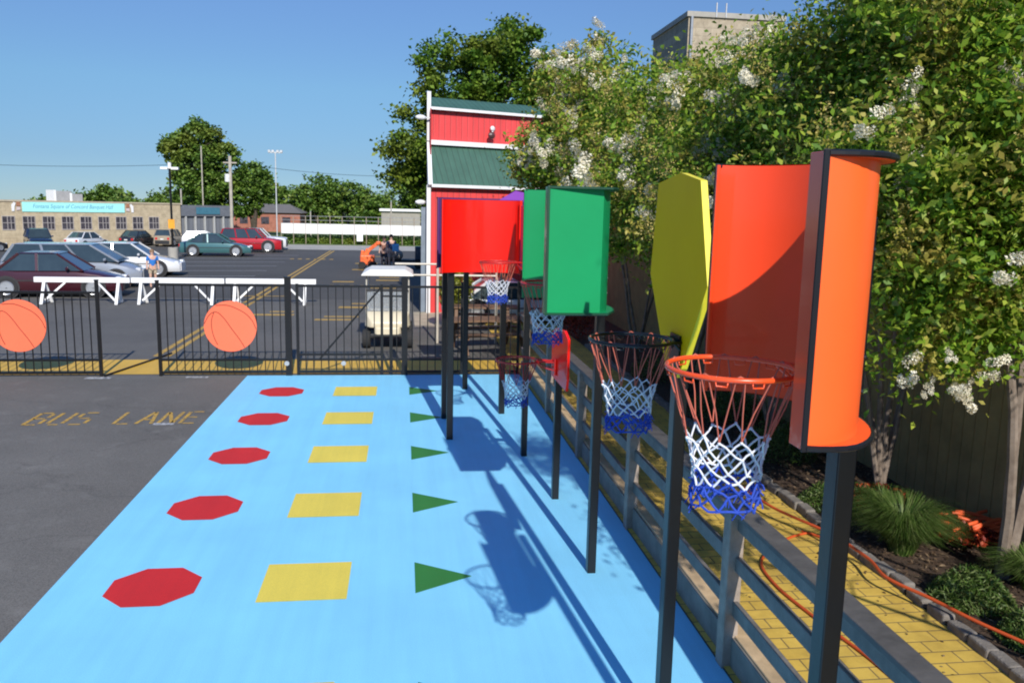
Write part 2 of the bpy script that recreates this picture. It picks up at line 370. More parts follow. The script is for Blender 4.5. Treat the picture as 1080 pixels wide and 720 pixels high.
# yellow brick path, kerb, bed
PATH = brick_mat('yellow_path_bricks', (.66, .45, .085), (.60, .40, .07), (.20, .14, .06), .30, .15, .006, .75)
sheet('brick_path', [(2.26, -4), (4.26, -4), (4.26, 30), (2.26, 30)], .02, PATH)
MUL = mat('bark_mulch', (.030, .019, .012), .95, 0, .6, 14, col2=(.085, .05, .03), bump=1.0, bscale=50)
sheet('planting_bed', [(4.26, -4), (5.9, -4), (5.9, 30), (4.26, 30)], .045, MUL)
STONE = mat('edging_stone', (.19, .17, .15), .9, 0, .25, 8, bump=.7, bscale=50)
y = 2.2; k = 0
sm = None
while y < 19:
    ln = .30+.03*math.sin(k*7.3)
    if sm is None:
        q = MB(); q.box(-.055, .055, -.115, .115, 0, .10); sm = q.build('edging_stone', STONE, bevel=.018)
        e = sm
    else:
        e = sm.copy(); COL.objects.link(e)
    e.location = (4.30+rng.uniform(-.012, .012), y, rng.uniform(-.012, .012)); e.rotation_euler = (rng.uniform(-.04, .04), rng.uniform(-.05, .05), rng.uniform(-.05, .05))
    tag(e, 'weathered grey edging stone in the row between yellow path and planting bed', 'edging stone', 'edging stones along the yellow path')
    y += ln+.012-.06; k += 1

# ------------------------------------------------------------------ foliage helpers
def leaf_mesh(name, pts, L, W, m, parent=None, upbias=.5, seed=1, droop=0., radial=False):
    g = np.random.default_rng(seed); n = len(pts)
    nor = g.normal(size=(n, 3)); nor[:, 2] = np.abs(nor[:, 2])+upbias
    if radial: nor = pts/np.linalg.norm(pts, axis=1)[:, None]*2+g.normal(size=(n, 3))*.6
    nor = nor*1.0; nor /= np.linalg.norm(nor, axis=1)[:, None]
    d = g.normal(size=(n, 3)); d[:, 2] -= droop; d -= nor*(d*nor).sum(1)[:, None]; d /= np.linalg.norm(d, axis=1)[:, None]
    s = np.cross(nor, d); sc = g.uniform(.65, 1.25, size=(n, 1)); l = L*sc; wd = W*sc
    v = np.empty((n, 4, 3)); v[:, 0] = pts-d*l/2; v[:, 1] = pts+s*wd/2+nor*wd*.22; v[:, 2] = pts+d*l/2; v[:, 3] = pts-s*wd/2+nor*wd*.22
    me = bpy.data.meshes.new(name); me.vertices.add(n*4); me.vertices.foreach_set('co', v.reshape(-1).astype(np.float32))
    me.loops.add(n*4); me.loops.foreach_set('vertex_index', np.arange(n*4, dtype=np.int32))
    me.polygons.add(n); me.polygons.foreach_set('loop_start', (np.arange(n)*4).astype(np.int32)); me.polygons.foreach_set('loop_total', np.full(n, 4, np.int32))
    me.update(calc_edges=True); me.materials.append(m)
    o = bpy.data.objects.new(name, me); COL.objects.link(o)
    if parent: o.parent = parent
    return o
def crown_pts(lobes, n, clump, nclump, seed, flat=.7, inner=.55):
    """lobes: list (cx,cy,cz,rx,ry,rz). Clump centres near the lobe surfaces, leaves spread round each."""
    g = np.random.default_rng(seed); lb = np.array(lobes, float); vol = lb[:, 3]*lb[:, 4]*lb[:, 5]; p = vol**.67; p /= p.sum()
    idx = g.choice(len(lb), nclump, p=p); u = g.normal(size=(nclump, 3)); u /= np.linalg.norm(u, axis=1)[:, None]
    rad = inner+(1-inner)*g.random((nclump, 1))**.6*1.08
    c = lb[idx, :3]+u*lb[idx, 3:6]*rad
    ci = g.integers(0, nclump, n); cs = clump*g.uniform(.45, 1.35, size=(nclump, 1))
    pts = c[ci]+g.normal(size=(n, 3))*cs[ci]*np.array([1, 1, flat])*.5
    return pts, c
def trunk_stems(mb, base, tips, r0, seed, n=7):
    g = random.Random(seed); base = Vector(base)
    for t in tips:
        t = Vector(t); pts = []; rad = []
        side = Vector((g.uniform(-1, 1), g.uniform(-1, 1), 0))*.12*(t-base).length
        rr = r0*g.uniform(.8, 1.15)
        for i in range(9):
            s = i/8; p = base.lerp(t, s)+side*math.sin(s*PI)*(.6)+Vector((g.uniform(-1, 1), g.uniform(-1, 1), 0))*.03
            p.z = base.z+(t.z-base.z)*(s**.85)
            pts.append(p); rad.append(rr*(1-.85*s)+.006)
        mb.tube(pts, rad, n)
        for k in (4, 5, 6, 7):
            q = pts[k]; e = q+Vector((g.uniform(-1, 1), g.uniform(-1, 1), g.uniform(.1, .9)))*.22*(t-base).length
            mid = q.lerp(e, .5)+Vector((0, 0, .06)); mb.tube([q, mid, e], [rad[k]*.6, rad[k]*.4, .005], 5)

MYR = leaf_mat('myrtle_leaves', [(.06, .14, .010), (.13, .26, .018), (.25, .39, .03), (.40, .48, .06)], brown=(.50, .36, .09), trans=.38, nscale=2.2, amount=.65)
MAPLE = leaf_mat('maple_leaves', [(.04, .105, .010), (.10, .20, .018), (.19, .30, .03)], brown=(.30, .32, .05), trans=.35, nscale=.5, amount=.5)
DARKG = leaf_mat('far_tree_leaves', [(.05, .11, .014), (.11, .20, .028), (.18, .27, .045)], brown=(.28, .29, .05), trans=.2, nscale=.25, amount=.5)
BARK = mat('pale_myrtle_bark', (.13, .095, .07), .75, 0, .3, 7, col2=(.26, .21, .17), bump=.3, bscale=25)
BARKD = mat('dark_bark', (.07, .055, .04), .9, 0, .3, 6, bump=.6, bscale=20)
SEED = leaf_mat('seed_pods', [(.24, .20, .05), (.44, .35, .10), (.58, .47, .16)], trans=.2)
BLOS = mat('white_blossom', (.78, .76, .70), .7, 0, .08, 20)
BLOSM = leaf_mat('blossom_petals', [(.74, .67, .48), (.90, .84, .66), (.95, .91, .78)], trans=.3)

def blossom_proto(seed, s=1.0):
    g = np.random.default_rng(seed); n = 380
    p = g.normal(size=(n, 3)); p /= np.linalg.norm(p, axis=1)[:, None]; p *= np.array([.075, .075, .095])*s*(g.random((n, 1))**.3)*.62
    sub = g.normal(size=(6, 3))*np.array([.045, .045, .06])*s; p = p+sub[g.integers(0, 6, n)]
    o = leaf_mesh('blossom', p, 0.022*s, .019*s, BLOSM, None, .1, seed, 0, True); return o
bprot = [blossom_proto(31), blossom_proto(32, 1.15), blossom_proto(33, .8)]
for o in bprot: COL.objects.unlink(o)
def put_blossoms(root, pts, seed, smin=.8, smax=1.3):
    g = random.Random(seed)
    for p in pts:
        o = bprot[g.randrange(3)].copy(); COL.objects.link(o); o.parent = root
        o.location = Vector(p)-root.location; s = g.uniform(smin, smax); o.scale = (s*g.uniform(.8, 1.3), s*g.uniform(.8, 1.3), s)
        o.rotation_euler = (g.uniform(-.6, .6), g.uniform(-.6, .6), g.uniform(0, 6))
def myrtle(x, y, label, lobes, nleaf, nclump, stems, seed, L=.082, W=.040, blossoms=(), bs=1.0, nbl=12, clump=.34, r0=.028):
    root = thing('crape_myrtle', label, 'tree', (x, y, .04), group='flowering crape myrtles in the planting bed')
    t = MB(); trunk_stems(t, (0, 0, 0), [(a, b_, c) for a, b_, c in stems], r0, seed)
    auto_smooth(t.build('trunk', BARK, root))
    lb = [(a, b_, c-.04, d, e, f) for a, b_, c, d, e, f in lobes]
    pts, cl = crown_pts(lb, nleaf, clump, nclump, seed, .7, .35)
    pts = pts[pts[:, 2] > 1.2]
    leaf_mesh('crown', pts, L, W, MYR, root, .15, seed+1, .3)
    g = np.random.default_rng(seed+2)
    # clusters on the sunny / camera side
    c = cl.copy(); pref = -c[:, 1]*.5-c[:, 0]*.8+c[:, 2]*.5+g.normal(size=len(c))*.8
    idx = np.argsort(-pref)[:nbl*3]; idx = g.choice(idx, nbl, replace=False)
    bl = [(x+cl[i][0]*1.08-.12, y+cl[i][1]*1.08-.18, .04+cl[i][2]+.12) for i in idx]
    gs = np.random.default_rng(seed+9); out = cl[np.argsort(-(pref+gs.normal(size=len(cl))*.5))[:110]]
    k_ = max(20, min(80, nleaf//600)); out = out[:k_]; ns = 110; sc_ = L/.078
    sp_ = np.repeat(out*np.array([1.06, 1.06, 1.0])+np.array([-.08, -.12, .10])+gs.normal(size=(k_, 3))*.10, ns, 0)+gs.normal(size=(k_*ns, 3))*np.array([.055, .055, .085])*sc_
    leaf_mesh('seed_sprays', sp_, .026*sc_, .017*sc_, SEED, root, .1, seed+5)
    put_blossoms(root, list(blossoms), seed, .55, .8); put_blossoms(root, bl, seed+1, .8*bs, 1.35*bs)
    return root
#@@MYRTLES
myrtle(5.35, 8.37, 'flowering white crape myrtle with slim pale stems right behind the orange backboard',
       [(0, 0, 4.2, 1.8, 1.6, 1.4), (-.9, -.8, 3.3, 1.1, 1.0, .7), (.2, -.9, 5.1, 1.5, 1.2, 1.1), (-.6, .6, 4.3, 1.1, 1.1, .9)],
       62000, 300, [(-.9, -.5, 4.2), (-.3, .5, 4.8), (.4, -.5, 4.6), (-.5, .8, 4.0), (.7, .4, 4.6), (-.2, -1, 4.6)], 3,
       blossoms=[(4.35, 6.9, 4.76), (4.0, 7.2, 2.95), (4.75, 6.9, 3.0)], nbl=16, clump=.5)
myrtle(5.32, 6.35, 'flowering white crape myrtle at the right edge of the photo leaning over the bed',
       [(.0, .2, 4.1, 1.6, 1.5, 1.3), (-.8, .0, 2.75, .95, .95, .60), (.1, .5, 5.1, 1.5, 1.3, 1.1), (.8, -.6, 3.4, 1.2, 1.1, 1.0), (-.9, .2, 3.6, 1.0, 1.0, .8), (-1.05, -.1, 2.35, .6, .45, .42), (-.3, -.1, 2.5, .5, .5, .4)],
       62000, 300, [(-.35, .1, 3.6), (.6, .8, 4.6), (.4, -.6, 4.4)], 7, r0=.045,
       blossoms=[(3.717, 5.58, 2.066), (3.897, 5.58, 1.94), (4.005, 5.535, 2.183), (4.095, 5.58, 1.94), (4.194, 5.58, 1.931), (4.212, 5.58, 1.832), (4.365, 5.535, 2.111), (3.96, 5.04, 2.885), (4.257, 5.04, 3.038)], nbl=14, clump=.5)
myrtle(5.2, 10.9, 'white crape myrtle behind the tall yellow hexagon board',
       [(0, 0, 3.7, 1.8, 1.6, 1.3), (-1.0, -.6, 3.2, 1.2, 1.2, .9), (-.6, .3, 4.3, 1.3, 1.3, .8), (-.2, .2, 4.9, 1.0, 1.0, .7)],
       46000, 260, [(-.9, -.5, 3.6), (.5, .5, 4.2), (-.2, .8, 4.0), (.3, -.7, 4.0)], 13, bs=1.3, nbl=34, L=.082, W=.042, clump=.5)
myrtle(5.0, 13.9, 'white crape myrtle between the yellow board and green board in the row',
       [(0, 0, 3.9, 1.8, 1.6, 1.4), (-1.0, -.6, 3.4, 1.2, 1.2, .9), (-.7, .3, 5.0, 1.1, 1.1, .8), (.6, .2, 5.2, 1.0, 1.0, .7)],
       38000, 240, [(-.9, -.5, 4), (.5, .5, 4.4), (-.2, .8, 4.2), (.3, -.7, 4.2)], 17, bs=1.5, nbl=38, L=.095, W=.05, clump=.52)
myrtle(5.0, 17.2, 'white crape myrtle with loose top shoots standing right of the red and green barn',
       [(0, 0, 4.2, 1.9, 1.8, 1.6), (-1.0, -.4, 4.2, 1.1, 1.2, 1.2), (-.6, .3, 5.3, 1.0, 1.1, .7), (-1.3, 0, 5.7, .35, .35, .8), (-.5, .2, 6.3, .25, .25, .5)],
       24000, 210, [(-.9, -.5, 4), (.5, .5, 5.2), (-.2, .8, 5), (.3, -.7, 4.4)], 19, bs=1.5, nbl=38, L=.125, W=.065, clump=.55)
myrtle(4.5, 20.6, 'white crape myrtle farthest along the bed, its branches crossing the barn front',
       [(0, 0, 4.4, 1.6, 1.6, 1.4), (-.4, -.4, 5.7, .8, .9, .6), (-.9, -.2, 4.3, .8, 1.0, .8), (-1.0, 0, 6.5, .2, .2, .45), (.2, 0, 7.0, .22, .22, .45)],
       19000, 190, [(-.9, -.5, 4), (.5, .5, 5.2), (-.2, .8, 5), (.3, -.7, 4.4)], 23, bs=1.5, nbl=30, L=.14, W=.075, clump=.5)
myrtle(5.5, 3.3, 'nearest crape myrtle, just outside the right edge, its crown shading the path',
       [(-2.25, -1.1, 3.5, .5, .5, .5), (-2.0, -1.4, 5.2, .65, .6, .5), (-2.5, -2.0, 5.9, .55, .55, .45)],
       12000, 110, [(-2.2, -1.1, 3.5), (-2.0, -1.4, 5.0), (-2.5, -2.0, 5.6)], 29, nbl=2, clump=.4)
#@@ENDM

# ------------------------------------------------------------------ fence wall behind the bed
WOODW = mat('tan_fence_boards', (.27, .20, .08), .85, 0, .2, 3, bump=.3, bscale=20)
root = thing('board_wall', 'tall tan vertical board wall behind the planting bed and myrtles', 'wall', (5.9, 12, 0))
b = MB(); yy = -15
while yy < 16:
    b.box(0, .03+.004*((int(yy*100)) % 3), yy, yy+.17, 0.02, 2.55); yy += .178
b.build('boards', WOODW, root)
b = MB(); b.box(-.02, .07, -15, 16, 2.552, 2.60); b.build('cap_rail', WOODW, root)

# ------------------------------------------------------------------ rail fence beside the court
BWOOD = mat('grey_stained_wood', (.16, .145, .13), .55, 0, .3, 5, bump=.4, bscale=18)
PWOOD = mat('grey_weathered_post', (.27, .22, .18), .6, 0, .3, 6, bump=.45, bscale=18)
GWOOD = mat('grey_rail_top', (.10, .092, .085), .6, 0, .25, 6, bump=.35, bscale=18)
TANW = mat('tan_kick_timber', (.50, .36, .21), .8, 0, .22, 4, bump=.3, bscale=20)
GRYW = mat('grey_kick_face', (.20, .185, .16), .8, 0, .25, 4, bump=.3, bscale=20)
root = thing('rail_fence', 'blue grey wooden rail fence between the blue court and yellow brick path', 'fence', (2.30, 0, 0))
for py in (2.75, 5.27, 7.85, 10.3, 12.7, 15.2):
    b = MB(); b.box(-.055, .055, py-.06, py+.06, 0.0, 1.17, 0); b.build('post', PWOOD, root, bevel=.008)
b = MB(); b.box(-.07, .075, .3, 16, 1.172, 1.21); b.build('top_rail', GWOOD, root, bevel=.006)
for (z0, z1, nm) in ((1.03, 1.165, 'side_rail'), (.73, .84, 'rail'), (.40, .51, 'rail')):
    b = MB(); b.box(.0, .04, .3, 16, z0, z1); b.build(nm, BWOOD, root, bevel=.006)
b = MB(); b.box(.03, .17, .3, 16, .02, .25); o = b.build('kick_board', [TANW], root, bevel=.008)
b = MB(); b.box(.008, .027, .3, 16, .012, .235); o = b.build('kick_face', [GRYW], root, bevel=.003)

# ------------------------------------------------------------------ basketball hoops
ORO = mat('orange_board_outside', (.92, .125, .022), .42, 0, .04, 1.5, spec=.4, coat=.1, bump=.03, bscale=6)
ORI = mat('red_orange_board_inside', (.86, .06, .012), .3, 0, .03, 2, spec=.4, coat=.6)
GRO = mat('green_board_outside', (.004, .26, .085), .42, 0, .05, 2, spec=.4, coat=.1, bump=.03, bscale=6)
GRI = mat('green_board_inside', (.004, .24, .075), .3, 0, .04, 2, coat=.3)
REI = mat('red_board_inside', (.80, .011, .005), .22, 0, .03, 2, coat=.5)
REO = mat('red_board_outside', (.70, .012, .008), .4, 0, .04, 2)
PUI = mat('purple_board_inside', (.12, .04, .17), .3, 0, .04, 2, coat=.3)
PUO = mat('purple_board_outside', (.22, .045, .40), .4, 0, .04, 2)
YEB = mat('yellow_board', (1.0, .53, .0), .5, 0, .04, 2, spec=.08)
YEE = mat('yellow_board_edge', (.80, .68, .03), .5)
DGR = mat('rubber_edge_trim', (.010, .010, .013), .4, spec=.3)
RIMO = mat('orange_rim_paint', (.82, .085, .018), .3, 0, .08, 20)
RIMR = mat('red_rim_paint', (.50, .015, .012), .35)
NETR = mat('net_cord_red', (.50, .12, .075), .85); NETW = mat('net_cord_white', (.66, .68, .72), .85); NETB = mat('net_cord_blue', (.02, .065, .42), .8)
NETDR = mat('net_cord_dark_red', (.42, .02, .02), .85)
GRP = 'kids basketball hoops beside the blue court'

def net_mesh(name, red, seed=1, n=12, R=.225, thick=.0036, sides=5):
    g = random.Random(seed)
    lv = [(0, R, 0), (.125, .183, 0), (.20, .155, 0), (.245, .145, 0), (.29, .138, 0), (.33, .131, 1), (.37, .126, 1), (.41, .122, 1), (.445, .121, 2), (.475, .122, 2), (.50, .124, 2), (.525, .128, 2)]
    # colours: red to .25, white to .37, blue below
    lv = [(0, R), (.225, .150), (.265, .138), (.300, .131), (.335, .126), (.368, .121), (.398, .118), (.422, .117), (.446, .118), (.468, .121), (.488, .124)]
    cm = [0, 1, 1, 1, 1, 1, 2, 2, 2, 2]
    def node(k, i):
        a = 2*PI*((i+(.5 if k % 2 else 0))/n)+hj[k][i % n]; r = lv[k][1]*(1+rj[k][i % n]); return Vector((r*math.cos(a), r*math.sin(a), -lv[k][0]+zj[k][i % n]))
    hj = [[g.uniform(-.06, .06)*(k > 0) for _ in range(n)] for k in range(len(lv))]
    rj = [[g.uniform(-.05, .05)*(k > 0) for _ in range(n)] for k in range(len(lv))]
    zj = [[g.uniform(-.013, .013)*(k > 0)*(1.6 if k > 5 else 1) for _ in range(n)] for k in range(len(lv))]
    b = MB()
    for k in range(len(lv)-1):
        for i in range(n):
            p = node(k, i)
            for j in ((i, i+1) if k % 2 else (i-1, i)):
                q = node(k+1, j % n)
                s = 0
                if k == 0:   # loop over the rim hook, two cords side by side
                    off = Vector((-math.sin(2*PI*i/n), math.cos(2*PI*i/n), 0))*(.016 if j == i else -.016)
                    p0 = p+off; mid = p0.lerp(q, .5)+Vector((g.uniform(-1, 1), g.uniform(-1, 1), 0))*.006
                    b.tube([p0, mid, q], thick*.82, sides, cm[k], cap=False)
                else:
                    mid = p.lerp(q, .5)+Vector((g.uniform(-1, 1), g.uniform(-1, 1), g.uniform(-1, 1)))*.004
                    b.tube([p, mid, q], thick*(1.12 if k < 5 else 1.35), sides, cm[k], cap=False)
            if k == 0:
                t = Vector((-math.sin(2*PI*i/n), math.cos(2*PI*i/n), 0)); rr_ = Vector((math.cos(2*PI*i/n), math.sin(2*PI*i/n), 0))
                c = rr_*R
                b.tube([c-t*.016, c-t*.013+Vector((0, 0, .018)), c+Vector((0, 0, .024)), c+t*.013+Vector((0, 0, .018)), c+t*.016], thick, sides, 0, cap=False)
            else:
                b.ball(p, thick*1.9, cm[k], 6, 4)
                if k > 5:
                    for _ in range(2):
                        e = p+Vector((g.uniform(-1, 1)*.022, g.uniform(-1, 1)*.022, g.uniform(-.045, .004))); b.tube([p, p.lerp(e, .5)+Vector((g.uniform(-1, 1), g.uniform(-1, 1), 0))*.006, e], thick*.75, 4, cm[k], cap=False)
    return b.build(name, [red, NETW, NETB], smooth=True)
NETS = {}
def add_rim(root, x, y, z, ang, col, netred, reach, plate_w=.16, key='a', seed=1):
    """rim centre in local coords; ang = direction from the rim centre to the board"""
    R = .2286
    b = MB(); b.tube([(R*math.cos(2*PI*i/48), R*math.sin(2*PI*i/48), 0) for i in range(48)], .0095, 8, closed=True)
    for i in range(12):       # net hooks
        a = 2*PI*i/12; c = Vector((R*math.cos(a), R*math.sin(a), -.008)); t = Vector((-math.sin(a), math.cos(a), 0))
        b.tube([c-t*.02, c-t*.018+Vector((0, 0, -.016)), c+t*.018+Vector((0, 0, -.016)), c+t*.02], .0035, 5)
    rim = b.build('rim', col, root, smooth=True); rim.location = (x, y, z); rim.rotation_euler = (0, 0, ang)
    b = MB(); e = reach
    for s in (-1, 1):
        b.tube([(R*math.cos(s*.75), R*math.sin(s*.75), 0), (R+.05, s*.07, -.004), (e, s*.055, -.01)], .008, 6)
        b.tube([(R*math.cos(s*.45), R*math.sin(s*.45), 0), (R+.04, s*.07, -.06), (e, s*.055, -.10)], .007, 6)
    b.box(R+.01, e, -.06, .06, -.014, -.006)
    b.box(e-.012, e, -plate_w/2, plate_w/2, -.15, .03)
    br = b.build('bracket', col, rim)
    if key not in NETS: NETS[key] = net_mesh('net', netred, seed); nt_ = NETS[key]
    else: nt_ = NETS[key].copy(); COL.objects.link(nt_)
    nt_.parent = rim; nt_.location = (0, 0, -.012); nt_.rotation_euler = (0, 0, PI/12)
    return rim
def add_post(root, x, y, z1, wx=.09, wy=.075):
    b = MB(); b.box(x-wy/2, x+wy/2, y-wx/2, y+wx/2, 0, z1); return b.build('post', BLACK, root, bevel=.006)
def shell_board(root, prof, flange, z0, z1, mi, mo, strip=.08, trim=DGR):
    """prof: list of (x,y) from near lip to far lip, opening towards -x; flange: outer outline, same length"""
    n = len(prof); th = .007
    b = MB(); P = [Vector((x, y)) for x, y in prof]; O = []
    for i, p in enumerate(P):
        d = (P[min(i+1, n-1)]-P[max(i-1, 0)]).normalized(); O.append(p+Vector((d.y, -d.x))*th)
    vs = [(p.x, p.y, z) for z in (z0, z1) for p in P]+[(p.x, p.y, z) for z in (z0, z1) for p in O]
    b.add(vs, [(i, i+1, n+i+1, n+i) for i in range(n-1)], 0); k0 = len(b.f)
    b.f += [(3*n+i, 3*n+i+1, 2*n+i+1, 2*n+i) for i in range(n-1)]+[(n+i, n+i+1, 3*n+i+1, 3*n+i) for i in range(n-1)]+[(2*n+i, 2*n+i+1, i+1, i) for i in range(n-1)]
    b.f += [(0, n, 3*n, 2*n), (2*n-1, n-1, 3*n-1, 4*n-1)]; b.mi += [1]*(len(b.f)-k0)
    sh = b.build('backboard', [mi, mo], root); auto_smooth(sh, 30)
    # flanges: ring between shell outside and the flange outline, above and below
    for (za, zb) in ((z0-.004, z0+.014), (z1-.014, z1+.004)):
        b = MB(); F = [Vector(q) for q in flange]
        for i in range(n-1):
            a0, a1, f0, f1 = O[i], O[i+1], F[i], F[i+1]
            for z, fl in ((za, 1), (zb, 0)):
                q = [(a0.x, a0.y, z), (a1.x, a1.y, z), (f1.x, f1.y, z), (f0.x, f0.y, z)]
                b.add(q, [(0, 1, 2, 3) if fl else (3, 2, 1, 0)])
            b.add([(f0.x, f0.y, za), (f1.x, f1.y, za), (f1.x, f1.y, zb), (f0.x, f0.y, zb)], [(0, 1, 2, 3)])
        fo = b.build('flange', mo, sh)
        t = MB(); t.tube([(F[i].x, F[i].y, (za+zb)/2) for i in range(n)], .0105, 6); t.build('edge_trim', trim, sh)
    # lip strips and black trim down both lips
    for k, s in ((0, 1), (n-1, -1)):
        x, y_ = prof[k]; strip_ = strip if k == 0 else .014
        b = MB(); b.box(x-.016, x-.002, min(y_-s*.004, y_+s*strip_), max(y_-s*.004, y_+s*strip_), z0, z1); b.build('front_strip', mi, sh, bevel=.002)
        t = MB(); t.box(x-.018, x-.004+.006, y_-s*.006-.006, y_-s*.006+.004, z0-.006, z1+.006); t.build('lip_trim', trim, sh, bevel=.003)
    # bolts near the deepest line
    b = MB(); mid = int(n*.37)
    for z in (z0+.13, z0+.25, z1-.30):
        for s in (0, .10):
            p = O[mid+(2 if s else 0)]; s = 0; b.cyl((0, 0, 0), .010, .016, 8, 0, Matrix.Translation((p.x-.002, p.y+s, z)) @ Euler((0, PI/2, 0)).to_matrix().to_4x4())
    b.build('bolts', BLACK, sh)
    return sh
def ellipse_prof(r, d, n=28): return [(d*math.sin(PI*i/n), -r*math.cos(PI*i/n)) for i in range(n+1)]
def flange_prof(prof, o):
    n = len(prof); out = []
    for i, p in enumerate(prof):
        a = prof[max(i-1, 0)]; c = prof[min(i+1, n-1)]; d = Vector((c[0]-a[0], c[1]-a[1])).normalized(); t = min(1, min(i, n-1-i)/4+.12)
        out.append((max(p[0]+d.y*o*t, 0), p[1]-d.x*o*t))
    return out

# 1. orange half-round board
root = thing('basketball_hoop', 'nearest hoop with a curved orange backboard, orange rim and full net', 'basketball hoop', (1.25, 2.80, 0), group=GRP)
shell_board(root, ellipse_prof(.43, .33), flange_prof(ellipse_prof(.43, .33), .052), 2.475, 3.39, ORI, ORO)
add_post(root, .385, 0.02, 3.2)
b = MB(); b.box(.30, .36, -.05, .09, 2.6, 2.7); b.build('mount', BLACK, root)
add_rim(root, -.09, -.03, 2.658, 0, RIMO, NETR, .395, key='near')
# 2. yellow hexagon
root = thing('basketball_hoop', 'hoop with a flat tall yellow hexagon backboard and black rim', 'basketball hoop', (1.5, 4.42, 0), group=GRP)
hexp = [(.02, 3.415), (-.29, 3.365), (-.47, 2.84), (-.15, 2.36), (-.05, 2.29), (.13, 2.34), (.50, 2.83), (.42, 3.37)]
b = MB(); n = len(hexp)
vs = [(0, y_, z) for y_, z in hexp]+[(.035, y_, z) for y_, z in hexp]
b.add(vs, [tuple(range(n)), tuple(range(2*n-1, n-1, -1))], 0); b.add(vs, [(i, i+n, (i+1) % n+n, (i+1) % n) for i in range(n)], 1)
b.build('backboard', [YEB, YEE], root, bevel=.003)
add_post(root, .082, .10, 3.1)
add_rim(root, -.258, -.05, 2.507, 0, BLACK, NETR, .258, key='near')
# 3. green box-shaped board
root = thing('basketball_hoop', 'hoop with a deep green box shaped backboard and dark red rim', 'basketball hoop', (1.07, 6.72, 0), group=GRP)
gp = [(0, -.61), (.20, -.58), (.42, -.545), (.50, -.42), (.53, -.25), (.53, 0), (.53, .25), (.50, .42), (.42, .545), (.20, .58), (0, .61)]
gf = [(0, -.617), (.20, -.62), (.47, -.62), (.56, -.44), (.60, -.25), (.60, 0), (.60, .25), (.56, .44), (.47, .62), (.20, .62), (0, .617)]
shell_board(root, gp, gf, 2.42, 3.37, GRI, GRO, strip=.10, trim=mat('dark_green_edge_trim', (.004, .05, .022), .4))
add_post(root, .60, .15, 3.2)
add_rim(root, .13, .07, 2.60, 0, RIMR, NETR, .39, key='near')
# 4. low red board
root = thing('basketball_hoop', 'lowest hoop with a small red backboard and bright red rim and net', 'basketball hoop', (1.67, 8.78, 0), group=GRP)
b = MB(); pl = [(-.23, 1.40), (.18, 1.30), (.20, 1.42), (.20, 1.86), (.10, 1.94), (-.12, 1.94), (-.23, 1.88)]
A_ = Vector((-.06, .10)); B_ = Vector((.055, -.42)); U = (B_-A_).normalized(); C0 = (A_+B_)/2; Nn = Vector((-U.y, U.x)); Nn = Nn if Nn.x < 0 else -Nn
vs = [(C0.x+U.x*u, C0.y+U.y*u, z) for u, z in pl]+[(C0.x+U.x*u-Nn.x*.03, C0.y+U.y*u-Nn.y*.03, z) for u, z in pl]; n = len(pl)
b.add(vs, [tuple(range(n-1, -1, -1)), tuple(range(n, 2*n))]+[(i, (i+1) % n, (i+1) % n+n, i+n) for i in range(n)])
b.build('backboard', REI, root, bevel=.004)
add_post(root, .02, .0, 1.45)
add_rim(root, -.44, .05, 1.57, -.12, RIMR, NETDR, .42, key='low', seed=4)
# 5. red curved board facing along the court
root = thing('basketball_hoop', 'wide curved glossy red backboard on a black post in front of the barn', 'basketball hoop', (1.02, 10.93, 0), PI/2, group=GRP)
shell_board(root, ellipse_prof(.525, .28), ellipse_prof(.53, .34), 2.345, 3.31, REI, REO, strip=.03)
add_post(root, .33, .38, 3.0)
b = MB(); b.box(.285, .31, -.45, .45, 2.7, 2.78); b.build('mount', BLACK, root)
# 6. hoop on post 5, board mostly hidden behind the green one
root = thing('basketball_hoop', 'hoop with a red rim before the red board, mostly hidden by the green board', 'basketball hoop', (1.57, 10.42, 0), group=GRP)
b = MB(); b.box(-.07, -.04, -.38, .28, 2.42, 3.25); b.build('backboard', PUI, root, bevel=.01)
add_post(root, 0, 0, 3.1)
add_rim(root, -.40, -.12, 2.545, 0, RIMR, NETR, .33, key='near')
# 7. purple board behind the red one
root = thing('basketball_hoop', 'purple curved backboard peeking out behind the glossy red one', 'basketball hoop', (1.15, 12.35, 0), PI/2+.1, group=GRP)
shell_board(root, ellipse_prof(.66, .28), ellipse_prof(.67, .36), 2.32, 3.345, PUI, PUO, strip=.05)
add_post(root, .12, .52, 2.9); add_post(root, .30, -.42, 3.2)
b = MB(); b.prism([(-.66, 3.30), (-.66, 3.44), (-.50, 3.47), (-.26, 3.33), (-.24, 3.30)], -.02, .01, 0, Matrix(((0, 0, 1, 0), (1, 0, 0, 0), (0, 1, 0, 0), (0, 0, 0, 1)))); b.build('top_fin', PUO, root)
# 8. bare post
root = thing('hoop_post', 'slim black square post near the black gate, partly behind the red board', 'post', (1.09, 14.5, 0))
b = MB(); b.box(-.045, .045, -.04, .04, 0, 2.5); b.build('post', BLACK, root, bevel=.006)
b = MB(); b.box(-.30, .30, -.075, -.045, 2.38, 3.2); b.build('sign_plate', mat('blue_plate', (.03, .06, .3), .4), root, bevel=.01)

